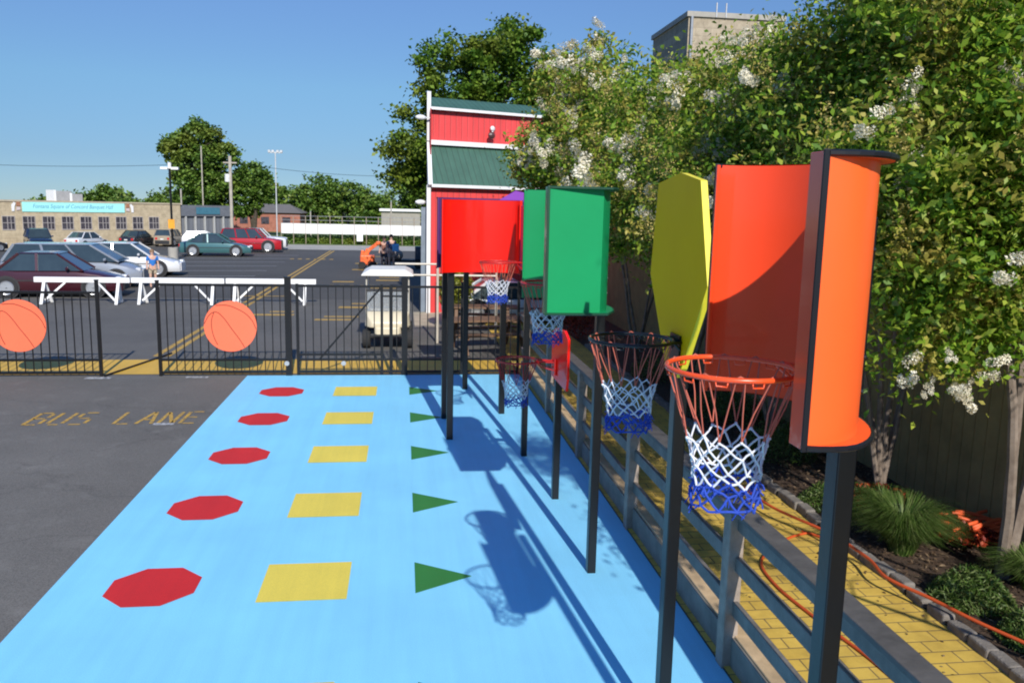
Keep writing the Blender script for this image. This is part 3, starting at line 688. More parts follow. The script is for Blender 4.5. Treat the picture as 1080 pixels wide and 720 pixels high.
# ------------------------------------------------------------------ black picket fence and gate at Y = 15.82
FY = 15.83
def pickets(root, x0, x1, name='picket_panel', z0=.06, z1=1.72, step=.145, rails=(.06, .30, 1.70), rr=.022):
    b = MB(); n = max(1, round((x1-x0)/step))
    for i in range(1, n): x = x0+(x1-x0)*i/n; b.box(x-.0085, x+.0085, -.0085, .0085, z0, z1)
    for z in rails: b.box(x0, x1, -rr/1.2, rr/1.2, z-rr, z+rr)
    return b.build(name, BLACKM, root)
def fpost(root, x, w=.05, h=1.8, cap=True):
    b = MB(); b.box(x-w/2, x+w/2, -w/2, w/2, 0, h)
    if cap: b.box(x-w/2-.006, x+w/2+.006, -w/2-.006, w/2+.006, h, h+.02)
    return b.build('post', BLACKM, root)
root = thing('picket_fence', 'black metal picket fence panel left of the opening', 'fence', (-9.5, FY, 0))
pickets(root, -3, 3.97, z1=1.56, rails=(.06, .30, 1.54)); fpost(root, 3.97, .055, 1.76); fpost(root, .9, .05, 1.6); 
root = thing('picket_fence', 'black metal picket fence panel between the opening and the thick gate post', 'fence', (-4.48, FY, 0))
fpost(root, 0, .055, 1.76); pickets(root, 0, 2.33)
root = thing('picket_gate', 'black metal picket gate with a diagonal brace', 'gate', (-2.15, FY, 0))
fpost(root, 0, .11, 1.85); fpost(root, .17, .05, 1.74, False); fpost(root, 1.74, .05, 1.74, False)
pickets(root, .17, 1.74, 'gate_panel', rails=(.06, .30, .40, 1.70)); fpost(root, 1.92, .05, 1.74, False)
b = MB(); b.bar((.56, -.03, .30), (1.72, -.03, 1.68), .035, .035); b.bar((1.74, -.02, 1.52), (2.2, -.02, 1.52), .03, .03); b.build('brace', BLACKM, root)
pickets(root, 1.76, 2.15, 'latch_panel', rails=(.06, .30, 1.70))
for x in (-.03, 1.02):
    b = MB(); b.cyl((0, 0, 0), .045, .04, 14, 0, Matrix.Translation((x, -.05, .24)) @ Euler((PI/2, 0, 0)).to_matrix().to_4x4()); b.build('hinge_disc', STEEL, root)
root = thing('picket_fence', 'black metal picket fence panel behind the hoops right of the gate', 'fence', (.02, FY, 0))
fpost(root, 0, .11, 1.86); pickets(root, 0, 2.2); fpost(root, 2.2, .05, 1.8); fpost(root, 1.1, .05, 1.78)
# diagonal stay rods on the ground side of the opening
root = thing('drop_rod', 'thin dark rod lying across the yellow band at the fence opening', 'rod', (-5.45, 15.75, 0.0))
b = MB(); b.tube([(0, 0, .02), (1.0*.55, 2.4, .02)], .018, 6); b.build('rod', BLACKM, root)

# basketball discs on the fence
BALL = mat('ball_orange', (.86, .155, .07), .5, 0, .04, 2.0, bump=.05, bscale=90)
SEAM = mat('ball_seam', (.10, .02, .015), .6)
for (cx, lab) in ((-6.88, 'flat round orange basketball sign on the left fence panel'), (-3.19, 'flat round orange basketball sign on the fence panel beside the thick post')):
    root = thing('basketball_sign', lab, 'sign', (cx, FY-.06, .94), group='basketball signs on the black fence')
    M3 = Euler((PI/2, 0, 0)).to_matrix().to_4x4(); r = .475
    b = MB(); b.cyl((0, 0, -.012), r, .024, 64, 0, M3); b.build('disc', BALL, root, bevel=.003)
    b = MB()
    def seam(pts):
        P = [Vector((x*r, -.0135, z*r)) for x, z in pts]
        # smooth through the points
        out = []
        for i in range(len(P)-1):
            p0 = P[max(i-1, 0)]; p1 = P[i]; p2 = P[i+1]; p3 = P[min(i+2, len(P)-1)]
            for k in range(6):
                t = k/6; out.append(.5*((2*p1)+(-p0+p2)*t+(2*p0-5*p1+4*p2-p3)*t*t+(-p0+3*p1-3*p2+p3)*t**3))
        out.append(P[-1]); b.tube(out, .006, 5)
    seam([(-.98, .10), (-.80, .42), (-.60, .56), (-.42, .52), (-.2, .28), (.05, -.10), (.33, -.5), (.52, -.83)])
    seam([(-.60, .56), (-.70, .25), (-.70, -.1), (-.62, -.45), (-.50, -.72)])
    seam([(-.52, .82), (-.1, .83), (.3, .68), (.62, .48), (.85, .2), (.97, -.1)])
    b.build('seam', SEAM, root)

# ------------------------------------------------------------------ white barricades
def barricade():
    root = thing('barricade', 'x', 'barricade')
    b = MB(); b.box(-1.415, 1.405, -.06, .06, .66, .82); b.build('top_board', WHITE, root, bevel=.006)
    for x in (-1.13, 1.06):
        s = 1 if x < 0 else -1
        for q in (-1, 1):
            b = MB(); b.bar((x, q*.03, .66), (x+(.0 if q < 0 else .06*s), q*.34, 0), .085, .035, upv=(0, 1, 0)); b.build('leg', WHITE, root)
        b = MB(); b.bar((x+.07*s, -.20, .12), (x+.62*s, -.02, .66), .055, .03, upv=(0, 1, 0)); b.bar((x, -.3, .06), (x, .3, .06), .03, .07); b.build('brace', WHITE, root)
    return root
bp_ = barricade()
for i, (x, lab) in enumerate(((-9.93, 'white wooden barricade in front of the maroon car'), (-7.08, 'white wooden barricade standing across the fence opening'), (-4.22, 'white wooden barricade behind the basketball sign beside the thick post'))):
    o = bp_ if i == 0 else copy_tree(bp_)
    o.location = (x, 27.3+.05*i, 0); o['label'] = lab; o['category'] = 'barricade'; o['group'] = 'white barricades across the lot'

# ------------------------------------------------------------------ cars
def carpaint(name, c, rough=.25): return mat('car_paint_'+name, c, rough, .15, .04, 1, coat=.7)
LAMP = mat('headlight_lens', (.7, .72, .75), .12, .2); TAIL = mat('tail_light_lens', (.5, .02, .02), .2); AMB = mat('indicator_lens', (.85, .22, .04), .3); PLATE = mat('number_plate', (.75, .75, .72), .5)
DARKP = mat('dark_plastic', (.02, .02, .022), .6)
def car(name, label, cat, x, y, rz, paint, L=4.5, W=1.78, H=1.45, kind='sedan', scale=1.0, group='cars parked in the lot', lower=None):
    root = thing(name, label, cat, (x, y, 0), rz, group); root.scale = (scale,)*3
    hl = L/2; belt = H*.62; hood = H*.56; gr = .19
    # (x, top z, half width factor)
    if kind == 'sedan': st = [(-hl, .50*H, .80), (-hl+.08, .60*H, .9), (-hl+.55, .655*H, .97), (-hl+1.1, belt, 1), (0, belt, 1), (hl-1.35, belt*.99, 1), (hl-.7, hood*.96, .97), (hl-.2, hood*.80, .88), (hl, .40*H, .74)]; cb = (-hl+.50, hl-1.15); rf = (-hl+1.15, hl-1.95)
    elif kind == 'suv': st = [(-hl, .62*H, .9), (-hl+.1, .64*H, .97), (-hl+1.1, belt, 1), (0, belt, 1), (hl-1.25, belt, 1), (hl-.6, hood*1.02, .98), (hl-.12, hood*.95, .93), (hl, .50*H, .86)]; cb = (-hl+.06, hl-1.12); rf = (-hl+.30, hl-1.65)
    elif kind == 'wagon': st = [(-hl, .6*H, .85), (-hl+.1, .62*H, .94), (-hl+1.1, belt, 1), (0, belt, 1), (hl-1.1, belt*.97, 1), (hl-.5, hood*.92, .95), (hl-.12, hood*.74, .86), (hl, .38*H, .75)]; cb = (-hl+.08, hl-.75); rf = (-hl+.45, hl-1.75)
    elif kind == 'pickup': st = [(-hl, .60*H, .93), (-hl+.05, .60*H, .97), (-hl+1.9, .60*H, 1), (0, belt, 1), (hl-1.3, belt, 1), (hl-.6, hood*1.05, .98), (hl-.1, hood, .94), (hl, .5*H, .88)]; cb = (-hl+1.75, hl-1.2); rf = (-hl+2.0, hl-1.75)
    hw = W/2; b = MB(); rings = []
    for (sx, zt, f) in st:
        w_ = hw*f; rings.append([(sx, -w_*.93, gr+.02), (sx, -w_, gr+.14), (sx, -w_*1.0, zt*.70), (sx, -w_*.95, zt*.93), (sx, -w_*.82, zt), (sx, 0, zt*1.018),
                                 (sx, w_*.82, zt), (sx, w_*.95, zt*.93), (sx, w_, zt*.70), (sx, w_, gr+.14), (sx, w_*.93, gr+.02)])
    n = 11; vs = [p for r in rings for p in r]; fs = []
    for i in range(len(rings)-1):
        for j in range(n-1): fs.append((i*n+j, (i+1)*n+j, (i+1)*n+j+1, i*n+j+1))
        fs.append((i*n+n-1, (i+1)*n+n-1, (i+1)*n, i*n))
    fs.append(tuple(range(n))); fs.append(tuple(reversed([(len(rings)-1)*n+j for j in range(n)])))
    b.add(vs, fs); body = b.build('body', paint, root); auto_smooth(body, 32)
    # cabin glass
    b0, b1 = cb; r0, r1 = rf; zb = belt*.97; zt = H-.035; wb = hw*.93; wt = hw*.72
    b = MB(); g = [(b0, -wb, zb), (b1, -wb, zb), (b1, wb, zb), (b0, wb, zb), (r0, -wt, zt), (r1, -wt, zt), (r1, wt, zt), (r0, wt, zt)]
    b.add(g, [(0, 1, 5, 4), (1, 2, 6, 5), (2, 3, 7, 6), (3, 0, 4, 7)]); b.build('windows', GLASSD, root)
    b = MB(); e = .03
    rp = [(r0-e, -wt-e, zt), (r1+e, -wt-e, zt), (r1+e, wt+e, zt), (r0-e, wt+e, zt), (r0+.1, -wt+.06, H), (r1-.16, -wt+.06, H), (r1-.16, wt-.06, H), (r0+.1, wt-.06, H)]
    b.add(rp, [(3, 2, 1, 0), (4, 5, 6, 7), (0, 1, 5, 4), (1, 2, 6, 5), (2, 3, 7, 6), (3, 0, 4, 7)])
    for s in (-1, 1):
        b.bar((b0, s*wb, zb), (r0, s*wt, zt), .075, .075); b.bar((b1, s*wb, zb), (r1, s*wt, zt), .06, .06)
        for f in ((.42,) if kind in ('sedan', 'pickup') else (.33, .66)):
            xb = b0+.15+(b1-b0-.3)*f+.1; xt = r0+(r1-r0)*f+.05
            b.bar((xb, s*(wb+.005), zb), (xt, s*(wt+.01), zt), .075, .04)
    b.build('roof', paint, root)
    # arches, wheels
    wr = .33 if kind in ('sedan', 'wagon') else .38
    xs = (-hl+.82, hl-.85)
    M3 = Euler((PI/2, 0, 0)).to_matrix().to_4x4()
    for wx in xs:
        for s in (-1, 1):
            ab = MB(); ab.cyl((0, 0, -.004), wr*1.17, .008, 26, 0, Matrix.Translation((wx, s*(hw+.001), wr+.01)) @ M3); ab.build('wheel_arch', DARKP, root)
            t = MB(); t.cyl((0, 0, -.09), wr, .18, 26, 0, M3); t.cyl((0, 0, -.098), wr*.8, .196, 26, 0, M3)
            wh = t.build('wheel', RUBBER, root, bevel=.02); wh.location = (wx, s*(hw-.065), wr)
            t = MB(); t.cyl((0, 0, .095*1 if s < 0 else -.105), wr*.66, .012, 22, 0, M3)
            for k in range(5):
                a = 2*PI*k/5+.3; t.bar((0, -s*-.105 if 0 else s*.104, 0), (wr*.6*math.cos(a), s*.104, wr*.6*math.sin(a)), .05, .012, upv=(0, 1, 0))
            t.tube([(wr*.64*math.cos(2*PI*k/22), s*.10, wr*.64*math.sin(2*PI*k/22)) for k in range(22)], .018, 5, closed=True)
            t.build('rim', CHROME, wh)
    for s in (-1, 1):
        zl = hood*.74
        b = MB(); b.box(hl-.22, hl-.05, s*hw*.56-.15, s*hw*.56+.15, zl-.06, zl+.07); b.build('headlight', LAMP, root, bevel=.03)
        b = MB(); b.box(-hl-.012, -hl+.1, s*hw*.66-.13, s*hw*.66+.10, .40*H, .53*H); b.build('tail_light', TAIL, root, bevel=.02)
        b = MB(); b.box(cb[1]-.55, cb[1]-.42, s*(hw*.98)-.01+s*.06, s*(hw*.98)+.01+s*.14, zb+.02, zb+.14) if 0 else b.ball((cb[1]-.45, s*(hw+.07), zb+.08), .09, 0, 8, 6, (.6, 1, .7)); b.build('mirror', paint, root)
    b = MB(); b.box(hl-.05, hl+.025, -hw*.5, hw*.5, .22, .42*H); b.build('bumper', lower or DARKP, root, bevel=.02)
    b = MB(); b.box(-hl-.03, -hl+.06, -hw*.8, hw*.8, .24, .36*H); b.build('bumper', lower or DARKP, root, bevel=.02)
    b = MB(); b.box(-hl-.045, -hl-.032, -.16, .16, .40*H, .40*H+.11); b.build('number_plate', PLATE, root)
    for s in (-1, 1):
        b = MB(); b.box(-hl+1.0, hl-1.1, s*(hw+.004)-.004, s*(hw+.004)+.004, .52*H*.72, .52*H*.72+.035); b.build('side_trim', DARKP, root)
    return root
car('parked_car', 'dark maroon sedan parked just behind the left white barricade', 'car', -11.55, 29.62, R_(6), carpaint('maroon', (.05, .008, .014)), 4.25, 1.72, 1.47)
car('parked_car', 'silver grey wagon parked directly behind the maroon sedan', 'car', -12.15, 33.0, R_(5), carpaint('silver', (.28, .31, .36), .22), 4.75, 1.78, 1.60, 'wagon', lower=mat('silver_bumper', (.30, .31, .33), .4))
car('parked_car', 'white four door sedan parked between silver wagon and light pole', 'car', -11.95, 38.2, R_(3), carpaint('white', (.72, .73, .74)), 4.5, 1.76, 1.42, lower=mat('white_bumper', (.7, .7, .71), .4))
car('parked_car', 'teal green sedan parked behind the concrete pole base', 'car', -11.35, 52.9, R_(3), carpaint('teal', (.05, .14, .15)), 4.15, 1.7, 1.36)
car('parked_car', 'bright red sport utility vehicle beside the teal sedan', 'car', -10.15, 57.8, R_(3), carpaint('red', (.42, .012, .02)), 4.0, 1.72, 1.56, 'suv')
car('parked_car', 'white pickup truck nose showing behind the red utility vehicle', 'truck', -10.6, 61.2, R_(3), carpaint('white', (.7, .7, .7)), 4.6, 1.8, 1.5, 'pickup')
car('parked_car', 'dark navy sport utility vehicle in front of the second window of the brick hall', 'car', -23.0, 56.3, R_(-62), carpaint('navy', (.012, .025, .06)), 4.2, 1.8, 1.75, 'suv', .78)
car('parked_car', 'small white sedan parked against the middle of the long brick hall', 'car', -21.4, 60.0, R_(72), carpaint('white', (.72, .73, .74)), 4.4, 1.76, 1.5, 'sedan', .72)
car('parked_car', 'small black sedan parked under the right windows of the brick hall', 'car', -18.9, 62.8, R_(76), carpaint('black', (.02, .022, .028)), 4.2, 1.8, 1.55, 'sedan', .74)
car('parked_car', 'tan utility vehicle parked just left of the black light pole', 'car', -17.1, 64.2, R_(85), carpaint('tan', (.40, .33, .24)), 4.3, 1.8, 1.7, 'suv', .72)
car('parked_car', 'white hatchback mostly hidden behind the teal sedan near the grey entrance', 'car', -14.5, 63.5, R_(10), carpaint('white', (.72, .73, .74)), 3.8, 1.7, 1.45, 'wagon', .8)
car('parked_car', 'dark car cut off by the left edge of the photo near the brick hall', 'car', -25.3, 53.6, R_(60), carpaint('black', (.02, .022, .028)), 4.3, 1.8, 1.5, 'sedan', .72)
car('parked_car', 'white car seen through the fence beside the barn corner', 'car', 3.15, 23.6, R_(2), carpaint('white', (.72, .73, .74)), 4.0, 1.7, 1.2, lower=mat('white_bumper', (.7, .7, .71), .4))

# ------------------------------------------------------------------ golf cart
PLEX = mat('plexi', (.80, .85, .88), .08, 0, .03, 2); nodes(PLEX)[1].inputs['Transmission Weight'].default_value = .8; nodes(PLEX)[1].inputs['IOR'].default_value = 1.1
CREAM = mat('cream_plastic', (.62, .55, .40), .4, 0, .06, 2)
root = thing('golf_cart', 'cream golf cart with a white canopy parked behind the black gate', 'golf cart', (-.36, 19.7, 0), -PI/2)
root.scale = (.92, .92, .92)
def ring_loft(b, rings, mi=0, cap=True):
    n = len(rings[0]); vs = [p for r in rings for p in r]
    fs = [(i*n+j, i*n+(j+1) % n, (i+1)*n+(j+1) % n, (i+1)*n+j) for i in range(len(rings)-1) for j in range(n)]
    if cap: fs += [tuple(range(n-1, -1, -1)), tuple((len(rings)-1)*n+j for j in range(n))]
    b.add(vs, fs, mi)
b = MB()   # front cowl (front is local +x)
ring_loft(b, [[(x, -w_, z0), (x, w_, z0), (x, w_*.94, z1), (x, -w_*.94, z1)] for x, w_, z0, z1 in ((.62, .56, .56, .92), (.85, .56, .54, .90), (1.02, .50, .54, .80), (1.12, .40, .54, .66))]); ring_loft(b, [[(x, -w_, z0), (x, w_, z0), (x, w_*.94, z1), (x, -w_*.94, z1)] for x, w_, z0, z1 in ((.62, .34, .34, .57), (1.08, .34, .34, .57), (1.16, .28, .36, .55))])
auto_smooth(b.build('front_cowl', CREAM, root, bevel=.03), 50)
b = MB(); b.box(-.95, .62, -.50, .50, .26, .34); b.box(.5, .9, -.42, .42, .26, .36); b.build('floor', DARKP, root, bevel=.01)
b = MB(); b.box(-1.05, -.15, -.55, .55, .36, .66); b.build('rear_body', CREAM, root, bevel=.05)
b = MB(); b.box(-.70, -.15, -.52, .52, .67, .80); b.build('seat', mat('tan_vinyl', (.35, .29, .22), .5), root, bevel=.04)
b = MB(); b.box(-.80, -.68, -.50, .50, .86, 1.20); b.build('backrest', mat('tan_vinyl', (.35, .29, .22), .5), root, bevel=.04)
b = MB(); ring_loft(b, [[(-1.0, -.64, z), (.85, -.64, z), (.85, .64, z), (-1.0, .64, z)] if k == 0 else [(-1.0+i_, -.64+i_, z), (.85-i_, -.64+i_, z), (.85-i_, .64-i_, z), (-1.0+i_, .64-i_, z)] for k, (i_, z) in enumerate(((0, 1.79), (.0, 1.81), (.05, 1.85), (.20, 1.93)))])
b.build('canopy', mat('canopy_white', (.78, .76, .70), .5, 0, .04, 2), root, bevel=.02)
for (x0, x1) in ((.80, .66), (-.95, -.90)):
    for s in (-1, 1):
        b = MB(); b.tube([(x0, s*.52, .62), (x1, s*.52, 1.78)], .018, 8); b.build('strut', mat('strut_beige', (.5, .47, .4), .4), root)
b = MB(); b.box(.775, .785, -.50, .50, .92, 1.42, 0, Matrix.Translation((-.0, 0, 0))); b.build('windshield', PLEX, root)
b = MB(); b.box(.755, .79, -.52, .52, 1.40, 1.44); b.build('windshield_bar', DARKP, root)
b = MB(); b.tube([(.38+.05*math.sin(2*PI*i/18), .25+.17*math.cos(2*PI*i/18), 1.02+.15*math.sin(2*PI*i/18)) for i in range(18)], .013, 6, closed=True); b.bar((.62, .25, .8), (.38, .25, 1.02), .03, .03); b.build('steering_wheel', DARKP, root)
b = MB(); b.box(1.10, 1.16, -.42, .42, .32, .40); b.build('bumper', DARKP, root, bevel=.02)
for s in (-1, 1):
    b = MB(); b.ball((1.06, s*.32, .64), .065, 0, 10, 7, (.5, 1.3, 1)); b.build('headlight', LAMP, root)
M3 = Euler((PI/2, 0, 0)).to_matrix().to_4x4()
for wx in (.80, -.72):
    for s in (-1, 1):
        t = MB(); t.cyl((0, 0, -.10), .235, .20, 22, 0, M3); wh = t.build('wheel', RUBBER, root, bevel=.03); wh.location = (wx, s*.52, .235)
        t = MB(); t.cyl((0, 0, -.105), .125, .21, 16, 0, M3); t.build('rim', CHROME, wh, bevel=.01)

# beige pipe frame beside the cart
root = thing('pipe_frame', 'beige pipe railing frame beside the barn corner behind the golf cart', 'railing', (0, 19.6, 0))
PB = mat('beige_pipe', (.50, .45, .37), .4)
for x in (.80, 2.2):
    b = MB(); b.tube([(x, 0, 0), (x, 0, 1.92)], .03, 8); b.build('upright', PB, root)
for z in (1.88, 1.62):
    b = MB(); b.tube([(-.2, .05, z), (2.2, 0, z)], .024, 8); b.build('crossbar', PB, root)

# ------------------------------------------------------------------ barn
def ribbed(name, c, rough=.45, freq=5.2, axis=0):
    M = bpy.data.materials.new(name); M.use_nodes = True; n, b = nodes(M); N = n.nodes; L = n.links
    tc = N.new('ShaderNodeTexCoord'); sp = N.new('ShaderNodeSeparateXYZ'); L.new(tc.outputs['Object'], sp.inputs[0])
    ma = N.new('ShaderNodeMath'); ma.operation = 'MULTIPLY'; ma.inputs[1].default_value = freq; L.new(sp.outputs[axis], ma.inputs[0])
    fr = N.new('ShaderNodeMath'); fr.operation = 'FRACT'; L.new(ma.outputs[0], fr.inputs[0])
    rp = N.new('ShaderNodeValToRGB'); L.new(fr.outputs[0], rp.inputs['Fac']); e = rp.color_ramp.elements
    e[0].position = .0; e[0].color = (.62, .62, .62, 1); e[1].position = .12; e[1].color = (1, 1, 1, 1)
    x = e.new(.9); x.color = (1, 1, 1, 1); x = e.new(1.0); x.color = (.62, .62, .62, 1)
    mx = N.new('ShaderNodeMixRGB'); mx.blend_type = 'MULTIPLY'; mx.inputs[0].default_value = 1; mx.inputs[1].default_value = (*c, 1); L.new(rp.outputs[0], mx.inputs[2])
    nz = N.new('ShaderNodeTexNoise'); nz.inputs['Scale'].default_value = .9; nz.inputs['Detail'].default_value = 8; nz.inputs['Roughness'].default_value = .7
    mp = N.new('ShaderNodeMapping'); mp.inputs['Scale'].default_value = (2.5, 2.5, .5); L.new(tc.outputs['Object'], mp.inputs[0]); L.new(mp.outputs[0], nz.inputs[0])
    r9 = N.new('ShaderNodeValToRGB'); L.new(nz.outputs['Fac'], r9.inputs['Fac']); r9.color_ramp.elements[0].position = .3; r9.color_ramp.elements[0].color = (.80, .80, .80, 1)
    r9.color_ramp.elements[1].position = .65; r9.color_ramp.elements[1].color = (1.05, 1.05, 1.05, 1)
    m9 = N.new('ShaderNodeMixRGB'); m9.blend_type = 'MULTIPLY'; m9.inputs[0].default_value = 1; L.new(mx.outputs[0], m9.inputs[1]); L.new(r9.outputs[0], m9.inputs[2])
    L.new(m9.outputs[0], b.inputs['Base Color']); b.inputs['Roughness'].default_value = rough
    bp = N.new('ShaderNodeBump'); bp.inputs['Distance'].default_value = .03; bp.inputs['Strength'].default_value = .8
    L.new(rp.outputs[0], bp.inputs['Height']); L.new(bp.outputs[0], b.inputs['Normal']); MATS[name] = M; return M
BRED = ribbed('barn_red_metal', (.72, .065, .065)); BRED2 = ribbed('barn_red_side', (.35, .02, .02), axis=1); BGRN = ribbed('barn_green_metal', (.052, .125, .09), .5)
root = thing('barn', 'red and green metal barn with white trim behind the far hoops', 'barn', (.80, 25.4, 0), R_(20))
BW = 9.5; BD = 3.6
MB0 = MB
class MB(MB0):
    def build(s, *a, **k):
        s.v = [(x+.40*max(y_, 0), y_, z) for x, y_, z in s.v]; return MB0.build(s, *a, **k)
b = MB(); b.box(0.02, BW, 0.35, BD, 0, 3.83); b.box(.02, BW, .02, .33, 0, 3.84); b.build('lower_wall', [BRED], root)
b = MB(); b.box(0.02, BW, .75, BD, 5.0, 6.18); b.build('upper_wall', BRED, root)
b = MB(); b.add([(0, -.15, 3.88), (BW, -.15, 3.88), (BW, .75, 5.12), (0, .75, 5.12), (0, -.02, 3.83), (BW, -.02, 3.83), (BW, .9, 5.05), (0, .9, 5.05)], [(0, 1, 2, 3), (7, 6, 5, 4), (0, 4, 5, 1), (3, 2, 6, 7), (0, 3, 7, 4), (1, 5, 6, 2)]); b.build('lower_roof', BGRN, root)
b = MB(); b.add([(0, .62, 6.22), (BW, .62, 6.22), (BW, 1.5, 6.62), (0, 1.5, 6.62), (BW, BD, 6.62), (0, BD, 6.62), (0, .62, 6.17), (BW, .62, 6.17), (BW, BD, 6.17), (0, BD, 6.17)],
    [(0, 1, 2, 3), (3, 2, 4, 5), (6, 7, 1, 0), (5, 4, 8, 9), (0, 3, 5, 9, 6), (7, 8, 4, 2, 1)]); b.build('upper_roof', BGRN, root)
WT = mat('white_metal_trim', (.72, .72, .72), .45, 0, .05, 3)
b = MB(); b.box(-.05, BW, .60, .74, 5.10, 5.24); b.box(-.05, BW, .56, .618, 6.14, 6.22); b.box(-.03, BW, -.19, -.152, 3.80, 3.89); b.build('white_trim', WT, root)
b = MB(); b.bar((-.06, .60, 5.2), (-.06, .60, 6.66), .13, .1); b.bar((-.06, -.12, 3.85), (-.06, .66, 5.2), .13, .1); b.box(-.13, .0, -.03, .12, 0, 3.86); b.build('corner_trim', WT, root)
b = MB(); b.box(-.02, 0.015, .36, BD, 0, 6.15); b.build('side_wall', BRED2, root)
b = MB(); b.box(-.30, -.03, .25, .55, 0, 3.2); b.build('downpipe', mat('blue_grey_metal', (.20, .24, .29), .4), root)
for (x, yy, z, nm) in ((2.1, .72, 5.52, 'floodlight'),):
    b = MB(); b.ball((x, .66, z+.18), .09, 0, 8, 6); b.bar((x, .73, z+.15), (x, .55, z), .05, .05); b.build('floodlight', WT, root)
    b = MB(); b.ball((x-.04, .52, z-.04), .13, 0, 8, 6, (1, 1, .9)); b.build('lamp_hood', mat('dark_lens', (.09, .04, .04), .3), root)
for z in (5.85, 3.35):
    b = MB(); b.ball((-.32, .3, z), .11, 0, 8, 6, (1.6, .7, .7)); b.bar((-.3, .35, z), (-.02, .45, z+.02), .04, .04); b.build('wall_lamp', WT, root)

MB = MB0
# ------------------------------------------------------------------ tan block building top right
TANB = brick_mat('tan_block', (.42, .35, .25), (.38, .32, .23), (.30, .25, .18), .8, .4, .01, axes='xz')
root = thing('block_building', 'tall tan block building showing above the myrtle crowns', 'building', (14.15, 42, 0))
b = MB(); b.box(0, 5, 0, 6, 0, 12.9); b.build('wall', TANB, root)
b = MB(); b.box(-.1, 5.1, -.1, 6.1, 12.9, 13.15); b.build('parapet', mat('grey_coping', (.34, .32, .28), .8), root)
b = MB()
for x in (1.4, 1.9): b.tube([(x, -.1, 12.9), (x, -.1, 13.6)], .04, 6)
b.tube([(.15, -.12, 0), (.15, -.12, 12.9)], .07, 8); b.build('pipe', STEEL, root)

# ------------------------------------------------------------------ long brick hall at the left
ANG = math.atan2(65.97-57.35, -16.84+25.78)
TAN2 = brick_mat('tan_hall_brick', (.50, .41, .27), (.46, .38, .25), (.40, .33, .22), .5, .16, .008, axes='xz', bump=.2)
root = thing('brick_hall', 'long low tan brick hall with a row of windows and a teal banner', 'building', (-25.78, 57.35, 0), ANG)
b = MB(); b.box(-22, 12.55, 0, 9, 0, 3.0); b.build('wall', TAN2, root)
b = MB(); b.box(-22.1, 12.62, -.06, 9.05, 3.0, 3.10); b.build('coping', mat('hall_coping', (.45, .38, .27), .8), root)
WG = mat('hall_window_glass', (.06, .055, .065), .12, 0, .6, 4); WF = mat('hall_window_frame', (.42, .38, .36), .6)
for i in range(-12, 9):
    x = .25-1.22+1.22*1.0+i*1.225+.0
    if x < -20: continue
    f = MB()
    x0, x1 = x, x+.72; z0, z1 = 1.22, 2.04
    for a0, a1, c0, c1 in ((x0, x1, z0-.05, z0), (x0, x1, z1, z1+.04), (x0-.03, x0, z0-.05, z1+.04), (x1, x1+.03, z0-.05, z1+.04), (x0, x1, (z0+z1)/2-.015, (z0+z1)/2+.015), ((x0+x1)/2-.06-.015, (x0+x1)/2-.06+.015, z0, z1), ((x0+x1)/2+.14, (x0+x1)/2+.165, z0, z1)):
        f.box(a0, a1, -.035, -.003, c0, c1)
    fr = f.build('window', WF, root)
    p = MB(); p.box(x0, x1, -.012, -.002, z0, z1); p.build('pane', WG, fr)
BAN = mat('teal_banner_cloth', (.36, .80, .74), .7, 0, .03, 2)
banner = thing('banner', 'pale teal cloth banner with small blue lettering above the hall windows', 'banner', (-25.78, 57.35, 0), ANG)
b = MB(); b.box(1.47, 8.25, -.05, -.02, 2.36, 3.0); b.build('cloth', BAN, banner)
fc = bpy.data.curves.new('txt', 'FONT'); fc.body = 'Fontana Square of Concord Banquet Hall'; fc.size = .42; fc.align_x = 'CENTER'; fc.align_y = 'CENTER'; fc.shear = .25; fc.resolution_u = 3
to = bpy.data.objects.new('txt', fc); COL.objects.link(to)
dg = bpy.context.evaluated_depsgraph_get(); me = bpy.data.meshes.new_from_object(to.evaluated_get(dg)); bpy.data.objects.remove(to)
xs = [v.co.x for v in me.vertices]; wdt = max(xs)-min(xs)
lo = bpy.data.objects.new('lettering', me); COL.objects.link(lo); lo.parent = banner; me.materials.clear(); me.materials.append(mat('banner_lettering', (.10, .33, .55), .7))
lo.rotation_euler = (PI/2, 0, 0); lo.location = (4.75, -.055, 2.72); lo.scale = (5.3/wdt, .9, 1)
for (x, lab, flip) in ((1.12, 'white and rust painted wall emblem left of the teal banner', 1), (8.62, 'white and rust painted wall emblem right of the teal banner', -1)):
    e = thing('wall_emblem', lab, 'emblem', (-25.78+math.cos(ANG)*x, 57.35+math.sin(ANG)*x, 2.38), ANG, group='emblems either side of the banner')
    b = MB(); b.prism([(-.28*flip, 0), (-.12*flip, 0), (-.10*flip, .3), (-.02*flip, .52), (-.12*flip, .6), (-.28*flip, .42)][::flip], .03, .05, 0, Euler((PI/2, 0, 0)).to_matrix().to_4x4()); b.build('white_shape', WHITE, e)
    b = MB(); b.prism([(-.0*flip, .06), (.26*flip, .10), (.24*flip, .28), (.02*flip, .30)][::flip], .03, .05, 0, Euler((PI/2, 0, 0)).to_matrix().to_4x4()); b.build('pale_shape', mat('pale_pink', (.6, .5, .48), .7), e)
    b = MB(); b.prism([(-.0*flip, .34), (.26*flip, .34), (.22*flip, .66), (.04*flip, .66)][::flip], .03, .05, 0, Euler((PI/2, 0, 0)).to_matrix().to_4x4()); b.build('rust_shape', mat('rust_paint', (.35, .16, .09), .7), e)
